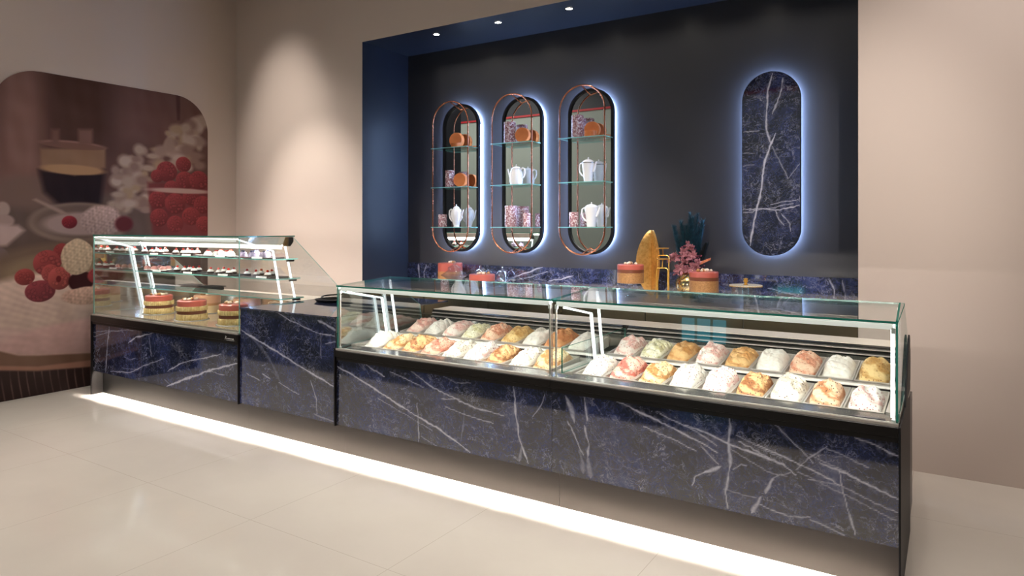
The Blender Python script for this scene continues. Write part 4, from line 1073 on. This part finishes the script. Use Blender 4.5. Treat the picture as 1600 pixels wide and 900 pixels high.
ov = thing('oval_marble_panel', 'backlit oval blue marble wall panel with white veins at right of the niche', 'wall panel', (-1.155, 5.5, 1.28))
marble_sheet('marble_slab', -1.155-.2105, -1.155+.2105, 1.285, 2.691, 5.486, VEINS['OVAL'], ov, thick=.03, res=.0045, half=True)
stad_frame(M(), -1.155, 1.281, 2.695, .2145, .0038, 5.484, 5.520, 28).build('rim', BLACK_SAT, ov, world=True)
halo(ov, -1.155, 1.281, 2.695, .2145)

# ---------------------------------------------------------------- shelf items
PINKGL = N('pressed_pink_glass'); c = PINKGL.coord()
vr = PINKGL.n('ShaderNodeTexVoronoi', {'Vector': c, 'Scale': 90.0}).outputs
PINKGL.p(Base_Color=PINKGL.ramp(PINKGL.n('ShaderNodeSeparateColor', {0: vr['Color']}).outputs[0], [(0, lin(150, 98, 108)), (.5, lin(206, 160, 166)), (.85, lin(246, 230, 236))]), Roughness=.12, Specular_IOR_Level=.8, Transmission_Weight=.15)
PINKGL.bump(vr['Distance'], .8, .01); PINKGL = PINKGL.mat
TERRA = varied('orange_glaze', lin(228, 138, 80), lin(214, 122, 66), 12, .4)
PORC = plain('white_porcelain', lin(236, 236, 238), .12, Coat_Weight=.5)
SILV = plain('silver_band', lin(150, 148, 146), .25, 1)
def tumbler(label, x, z, r, h):
    t = thing('pressed_glass_tumbler', label, 'glass', (x, 5.392, z+.0042), 'pink pressed glass tumblers on the mirror shelves')
    M().lathe([(0, 0), (r*.96, 0), (r, .006), (r, h-.004), (r*.98, h), (r*.90, h), (r*.90, .012), (0, .012)], n=40).build('tumbler', PINKGL, t, smooth=True)
def dish_mesh(r, h): return M().lathe([(0, 0), (r*.92, 0), (r*.96, h*.15), (r*.97, h*.7), (r, h*.75), (r, h), (r*.90, h), (r*.88, h*.25), (0, h*.2)], n=40)
def dish(label, x, y, z, r, h, stand):
    t = thing('orange_baking_dish', label, 'dish', (x, y, z+.0042), 'orange dishes on the mirror shelves')
    o = dish_mesh(r, h).build('dish', TERRA, t, smooth=True)
    if stand: o.rotation_euler = (math.radians(-90), 0, 0); o.location = (0, -h/2, r); t.rotation_euler = (0, 0, math.radians(stand))
def teapot(label, x, z, h, wd, face, low=False, band=False, y=5.395):
    t = thing('white_teapot', label, 'teapot', (x, y, z+.0042), 'white teapots on the mirror shelves')
    R = wd*.5; s = face
    if low: prof = [(0, 0), (R*.80, 0), (R*.86, .006), (R*1.0, h*.22), (R*.90, h*.52), (R*.74, h*.70), (R*.76, h*.74), (R*.70, h*.745), (0, h*.75)]
    elif band: prof = [(0, 0), (R*.62, 0), (R*.66, .006), (R*.74, h*.30), (R*.92, h*.62), (R*.98, h*.80), (R*.90, h*.81), (0, h*.81)]
    else: prof = [(0, 0), (R*.52, 0), (R*.46, .010), (R*.60, h*.16), (R*.98, h*.46), (R*1.0, h*.60), (R*.80, h*.76), (R*.62, h*.80), (R*.56, h*.80), (0, h*.80)]
    M().lathe(prof, n=40, wob=(lambda a, i: .018*math.cos(a*10)) if not band else None).build('body', PORC, t, smooth=True)
    zt = prof[-1][1]; rt = prof[-2][0] if prof[-2][0] > 0 else R*.6
    rt = {True: R*.68}.get(low, R*.88 if band else R*.58)
    M().lathe([(rt, zt+.0005), (rt*.95, zt+.008), (rt*.6, zt+h*.09), (rt*.15, zt+h*.12), (rt*.10, zt+h*.14), (0, zt+h*.14)], n=32).ball((0, 0, zt+h*.165), h*.030, 12).build('lid', PORC, t, smooth=True)
    y0 = zt*.42; sp_ = [(s*R*.70, 0, h*.30), (s*R*1.05, 0, h*.40), (s*R*1.28, 0, h*.58), (s*R*1.48, 0, h*.76)] if not band else [(s*R*.80, 0, h*.42), (s*R*1.02, 0, h*.56), (s*R*1.18, 0, h*.70), (s*R*1.32, 0, h*.82)]
    M().tube(sp_, [R*.26, R*.19, R*.13, R*.09], 14).build('spout', PORC, t, smooth=True)
    hd = [(-s*R*.72, 0, h*.70), (-s*R*1.10, 0, h*.78), (-s*R*1.42, 0, h*.72), (-s*R*1.50, 0, h*.56), (-s*R*1.36, 0, h*.40), (-s*R*1.0, 0, h*.28), (-s*R*.66, 0, h*.22)]
    M().tube(hd, .0075, 10).build('handle', PORC, t, smooth=True)
    if band is True: M().lathe([(R*.985, h*.755), (R*.995, h*.76), (R*.995, h*.785), (R*.985, h*.79)], n=40).build('silver_band', SILV, t, smooth=True)
Z1, Z2, Z3 = 2.281, 1.892, 1.4995
dish('orange round dish standing on edge, top shelf of left mirror', -4.125, 5.425, Z1, .078, .045, 4)
dish('shallow orange dish lying flat before the upright dish, top shelf of left mirror', -4.070, 5.345, Z1, .050, .038, 0)
tumbler('tall pink pressed glass tumbler, middle shelf of left mirror', -4.185, Z2, .046, .168)
dish('orange round dish standing on edge, middle shelf of left mirror', -4.060, 5.40, Z2, .070, .045, 12)
tumbler('short pink pressed glass tumbler left of the teapot, bottom shelf of left mirror', -4.275, Z3, .043, .125)
teapot('tall white fluted teapot with spout to the right, bottom shelf of left mirror', -4.105, Z3, .225, .118, 1)
tumbler('tall pink pressed glass tumbler, top shelf of middle mirror', -3.475, Z1, .056, .20)
dish('orange round dish standing on edge, top shelf of middle mirror', -3.345, 5.41, Z1, .072, .045, 12)
teapot('low white teapot with spout to the left, middle shelf of middle mirror', -3.405, Z2, .200, .128, -1, low=True)
tumbler('tall pink pressed glass tumbler, bottom shelf of middle mirror', -3.462, Z3, .058, .198)
tumbler('short pink pressed glass tumbler right of the tall one, bottom shelf of middle mirror', -3.285, Z3, .038, .128)
tumbler('tall pink cut glass tumbler, top shelf of right mirror', -2.765, Z1, .054, .20)
dish('orange round dish standing on edge, top shelf of right mirror', -2.640, 5.43, Z1, .072, .045, 12)
dish('shallow orange dish lying flat, top shelf of right mirror', -2.618, 5.352, Z1, .055, .048, 0)
teapot('white teapot with silver band, middle shelf of right mirror', -2.660, Z2, .215, .118, 1, band=True)
tumbler('short pink pressed glass tumbler, bottom shelf of right mirror', -2.800, Z3, .043, .130)
teapot('white tapered teapot without band, bottom shelf of right mirror', -2.630, Z3, .215, .125, 1, band='plain')

# ---------------------------------------------------------------- on the back counter
CZ = .9305
gb = [(.55, GOLDBAND, 'sponge_side'), (.17, CHOC, 'filling'), (.28, PINKG, 'glaze')]
g_ = 'pink topped cakes on the back counter'
def pedestal(label, x, y, zt, r, mat=CRYSTAL):
    t = thing('cake_stand', label, 'cake stand', (x, y, CZ), 'glass cake stands on the back counter'); h = zt-CZ
    M().lathe([(0, 0), (r*.55, 0), (r*.5, .006), (.016, .016), (.014, h-.02), (r*.6, h-.008), (r, h-.006), (r*1.02, h), (0, h)], n=40).build('stand', mat, t, smooth=True)
pedestal('low glass cake stand under the leftmost cake on the back counter', -4.17, 5.38, .985, .15)
cake('tall pink topped cake, leftmost on the back counter', (-4.17, 5.38, .9855), .122, .162, [(.34, GOLDBAND, 'sponge_side'), (.16, CARAM, 'filling'), (.50, PINKG, 'glaze')], False, g_, False)
t = thing('glass_candy_bowl', 'double cone crystal candy bowl with lid in front of the leftmost cake', 'glass bowl', (-3.98, 5.20, CZ))
M().lathe([(0, 0), (.045, 0), (.030, .012), (.018, .045), (.130, .112), (.128, .115), (.018, .060), (0, .055)], n=44).build('bowl', CRYSTAL, t, smooth=True)
M().lathe([(.130, .1155), (.060, .165), (.064, .185), (.030, .205), (.012, .215), (.020, .232), (0, .248)], n=44).build('lid', CRYSTAL, t, smooth=True)
pedestal('low glass cake stand under the short pink cake on the back counter', -3.70, 5.26, .955, .14)
cake('short pink topped cake, second from the left on the back counter', (-3.70, 5.26, .9555), .122, .105, [(.45, CHOC, 'filling'), (.55, PINKG, 'glaze')], False, g_, False)
for lab, x, y, s_ in (('lidded clear glass jar behind the short pink cake', -3.865, 5.46, 1.0), ('lidded clear glass jar just right of the short pink cake', -3.60, 5.455, .98)):
    t = thing('lidded_glass_jar', lab, 'glass jar', (x, y, CZ), 'lidded glass jars on the back counter')
    M().lathe([(0, 0), (.05*s_, 0), (.065*s_, .02), (.068*s_, .08), (.058*s_, .115), (.054*s_, .115), (.060*s_, .08), (0, .012)], n=36).build('jar', CRYSTAL, t, smooth=True)
    M().lathe([(.066*s_, .116), (.05*s_, .145), (.03*s_, .158), (.008, .165), (.007, .175), (0, .176)], n=36).ball((0, 0, .188), .013, 12).build('lid', CRYSTAL, t, smooth=True)
pedestal('empty glass cake stand between the jars and the tall cake', -3.375, 5.30, 1.030, .098)
pedestal('tall glass cake stand under the cake beside the golden leaf', -2.205, 5.25, 1.045, .09)
cake('round pink topped cake on glass stand beside the golden leaf', (-2.205, 5.25, 1.0455), .108, .152, gb, False, g_, False)
# golden leaf bowl standing on end
t = thing('golden_leaf_bowl', 'tall golden leaf shaped bowl standing on end against the niche wall', 'decorative bowl', (-2.105, 5.43, CZ))
m = M(); nu, nv = 15, 44; vs = []
for L in (0, 1):
    for j in range(nv):
        v = j/(nv-1); z = v*.545; wdt = .104*math.sin(PI*(.02+.96*v))**.62
        for i in range(nu):
            u = i/(nu-1)*2-1; x = u*wdt; y = -.085*abs(u)**.9*math.sin(PI*v)**.7
            vs.append((x, y+.03+L*.005+.0*v, z))
n1 = nu*nv; fs = []
for j in range(nv-1):
    for i in range(nu-1):
        a = j*nu+i; fs += [(a, a+1, a+nu+1, a+nu), (n1+a, n1+a+nu, n1+a+nu+1, n1+a+1)]
for j in range(nv-1):
    a = j*nu; fs += [(a, a+nu, n1+a+nu, n1+a), (a+nu-1, n1+a+nu-1, n1+a+2*nu-1, a+2*nu-1)]
for i in range(nu-1): fs += [(i, n1+i, n1+i+1, i+1), ((nv-1)*nu+i, (nv-1)*nu+i+1, n1+(nv-1)*nu+i+1, n1+(nv-1)*nu+i)]
HG = N('hammered_gold'); f = HG.noise(38, detail=5, rough=.7)
HG.p(Base_Color=HG.ramp(f, [(.3, lin(190, 140, 70)), (.6, lin(226, 186, 116)), (.78, lin(236, 160, 60))]), Metallic=.85, Roughness=.34); HG.bump(f, .35, .006)
m.add(vs, fs).build('leaf', HG.mat, t, smooth=True)
M().tube([(0, .027, .02), (0, .027, .44)], .0016, 6).build('rib', GOLD_SM, t)
# golden tiered stand
t = thing('golden_tier_stand', 'slim golden three tier stand of bent tubes beside the golden leaf', 'tier stand', (-1.93, 5.25, CZ))
for zt, hw in ((.345, .047), (.245, .047)):
    P = [(-hw, 0, 0), (-hw, 0, zt-.02)]+[(-hw+.02-.02*math.cos(a), 0, zt-.02+.02*math.sin(a)) for a in (.5, 1.05, 1.57)]+[(hw-.02+.02*math.sin(a), 0, zt-.02+.02*math.cos(a)) for a in (0, .5, 1.05)]+[(hw, 0, zt-.02), (hw, 0, 0)]
    yo = .012 if zt > .3 else -.012
    M().tube([(x, yo, z) for x, _, z in P], .0042, 8).build('frame', GOLD_SM, t, smooth=True)
for zc, rr, xo in ((.398, .050, 0), (.312, .044, 0)):
    M().lathe([(0, zc), (rr*.9, zc), (rr, zc+.004), (rr, zc+.008), (0, zc+.006)], n=32).build('tier_plate', GOLD, t, smooth=True)
for za, zb in ((.3475, .3975), (.2475, .3115)): M().tube([(0, .012 if za > .3 else -.012, za), (0, 0, zb)], .004, 8).build('post', GOLD_SM, t, smooth=True)
# mosaic vase and flowers
t = thing('mosaic_ball_vase', 'round silver and gold mosaic vase holding the flower arrangement', 'vase', (-1.772, 5.43, CZ))
MO = N('mosaic_mirror'); v = MO.n('ShaderNodeTexVoronoi', {'Vector': MO.coord(), 'Scale': 75.0}).outputs
MO.p(Base_Color=MO.ramp(MO.n('ShaderNodeSeparateColor', {0: v['Color']}).outputs[0], [(0, lin(90, 80, 60)), (.5, lin(200, 190, 160)), (.8, lin(226, 190, 110))]), Metallic=1.0, Roughness=.18)
q = MO.n('ShaderNodeBump', {'Height': MO.n('ShaderNodeSeparateColor', {0: v['Color']}).outputs[1], 'Strength': .9, 'Distance': .02}); MO.t.links.new(q.outputs[0], MO.b.inputs['Normal'])
R = .112
M().lathe([(0, 0), (.05, 0)]+[(R*math.sin(a), R*.98-R*math.cos(a)) for a in [.5+k*(2.25/16) for k in range(17)]]+[(.04, .222), (.034, .222), (.034, .15), (0, .15)], n=44).build('vase', MO.mat, t, smooth=True)
fl = thing('flower_arrangement', 'arrangement of dusky pink blossoms with dark teal pampas plumes in the mosaic vase', 'flowers', (-1.772, 5.43, CZ+.17))
rnd = random.Random(12)
TEALF = varied('teal_plume', lin(10, 44, 58), lin(20, 74, 90), 40, .8); DARKF = plain('dark_leaf', lin(16, 24, 26), .7)
MAUVEF = varied('dusky_pink_petal', lin(130, 70, 82), lin(190, 130, 136), 30, .6); DKPINK = plain('deep_pink_bead', lin(110, 40, 56), .6); ORNG = varied('orange_spike', lin(176, 96, 66), lin(210, 130, 90), 60, .6)
for k in range(13):
    bx = -.135+k*.0235+rnd.uniform(-.01, .01); top = .52-.9*abs(bx-.02)*.9+rnd.uniform(-.06, .02)
    if k < 2: top = .40
    if k > 10: top = .26
    base = Vector((bx*.3, .02, 0)); tip = Vector((bx*1.05+rnd.uniform(-.015, .015), rnd.uniform(.0, .05), top)); mid = base.lerp(tip, .55)
    m = M(); m.tube([base, mid, tip], [.003, .002, .001], 5)
    for i in range(420):
        s_ = rnd.uniform(.34, 1.0); p = base.lerp(tip, s_); a = rnd.uniform(0, 2*PI); L = .055*(1.25-s_)+.022; dr = Vector((math.cos(a)*.75, math.sin(a)*.75, 1)).normalized()
        q = p+dr*L; side = Vector((-math.sin(a), math.cos(a), 0))*.0016
        m.add([p-side, p+side, q+side*.3, q-side*.3], [(0, 1, 2, 3)])
    m.build('pampas_plume', TEALF if k not in (11, 12) else DARKF, fl)
def blossom(c, r, n, mat):
    m = M()
    for i in range(n):
        a = 2*PI*i/n+rnd.uniform(-.3, .3); e = rnd.uniform(.1, 1.1); L = r*rnd.uniform(.8, 1.15)
        d = Vector((math.cos(a)*math.cos(e), -abs(math.sin(a))*math.cos(e)*.7+.2*math.sin(a), math.sin(e)*rnd.choice((1, 1, -.5)))).normalized()
        s_ = d.cross(Vector((0, -1, .3))).normalized()*L*.22; up = d.cross(s_).normalized()*L*.10
        C0 = Vector(c); m.add([C0, C0+d*L*.55+s_+up, C0+d*L, C0+d*L*.55-s_+up, C0+d*L*.5-up], [(0, 1, 2, 4), (0, 4, 2, 3)])
    m.ball(c, r*.22, 8); m.build('blossom', mat, fl)
for cx_, cz_, r in ((-.10, .155, .055), (-.03, .19, .05), (.02, .225, .05), (.035, .165, .055), (-.02, .12, .05), (.06, .075, .062), (-.055, .06, .06), (.0, .06, .045), (-.135, .135, .038), (.085, .12, .04), (.0, .265, .03), (.10, .04, .035), (-.09, .03, .035)):
    blossom((cx_, -.045+rnd.uniform(-.02, .01), cz_), r, 16, MAUVEF)
m = M()
for i in range(90):
    m.ball((rnd.gauss(0, .055), -.02+rnd.uniform(-.03, .02), max(.0, rnd.gauss(.12, .07))), rnd.uniform(.006, .012), 7)
m.build('berry_beads', DKPINK, fl)['kind'] = 'stuff'
m = M()
for i in range(46):
    s_ = i/45; m.ball((.085+.10*s_, -.05, .105+.045*s_+.006*math.sin(i*2.4)), .0085*(1.1-.6*s_), 6, 0)
m.tube([(.02, -.02, .06), (.10, -.05, .112)], .003, 6); m.build('orange_flower_spike', ORNG, fl)
for sx in (-1, 1):
    m = M()
    for i in range(70):
        s_ = rnd.random(); p = Vector((sx*(.05+.15*s_), .03, .02+.02*math.sin(s_*3))); a = rnd.uniform(-1, 1); q = p+Vector((sx*.03, rnd.uniform(-.02, .02), a*.02)); m.add([p+Vector((0, 0, .0015)), p-Vector((0, 0, .0015)), q], [(0, 1, 2)])
    m.tube([(0, .02, 0), (sx*.12, .03, .035), (sx*.20, .03, .025)], .002, 5); m.build('dark_fern', DARKF, fl)
pedestal('wide glass pedestal plate with gold rim under the rightmost cake', -1.583, 5.20, 1.010, .148)
cake('round pink topped cake on glass pedestal in front of the flowers', (-1.583, 5.20, 1.0105), .109, .152, gb, False, g_, False)
# gold lidded glass cake dome
t = thing('gold_lidded_glass_drum', 'clear glass drum with flat white lid and gold knob, rightmost on back counter', 'cake box', (-1.284, 5.25, CZ))
M().lathe([(0, 0), (.100, 0), (.104, .004), (.104, .130), (.100, .130), (.100, .006), (0, .005)], n=44, wob=lambda a, i: .012*math.cos(a*22)).build('glass_drum', CRYSTAL, t, smooth=True)
M().lathe([(0, .131), (.116, .131), (.118, .134), (.118, .139), (0, .139)], n=44).build('lid', plain('ivory_lid', lin(226, 214, 190), .3), t, smooth=True)
m = M()
for k in range(34):
    a = 2*PI*k/34; m.ball((.116*math.cos(a), .116*math.sin(a), .130), .0055, 6)
m.build('gold_bead_rim', GOLD_SM, t, smooth=True)
M().lathe([(0, .1395), (.020, .1395), (.010, .148), (.012, .160), (.020, .168), (.012, .176), (.018, .186), (0, .192)], n=24).build('knob', GOLD_SM, t, smooth=True)

# ---------------------------------------------------------------- recessed lamps in the niche soffit
proto = None
for k, x in enumerate((-4.085, -3.385, -2.672, -1.96, -1.25)):
    lab = 'small round recessed downlight in the dark niche soffit, %s from the left' % ORD[k]
    t = thing('recessed_downlight', lab, 'downlight', (x, 5.06, AZ-.001), 'recessed downlights in the niche soffit')
    M().lathe([(.036, 0), (.036, -.004), (.030, -.005), (.028, 0)], n=28).build('trim_ring', BLACK, t, smooth=True)
    M().lathe([(.0, -.0012), (.0275, -.0012), (.0275, -.0002), (0, -.0002)], n=24).build('lens', LED_DOWN, t)
    l = spot('lamp', (0, 0, 0), (0, 0, -1), 9, 70, .7, (1, .9, .78), .02); l.parent = t; l.location = (0, 0, -.012); l.rotation_euler = (math.radians(6), 0, 0)
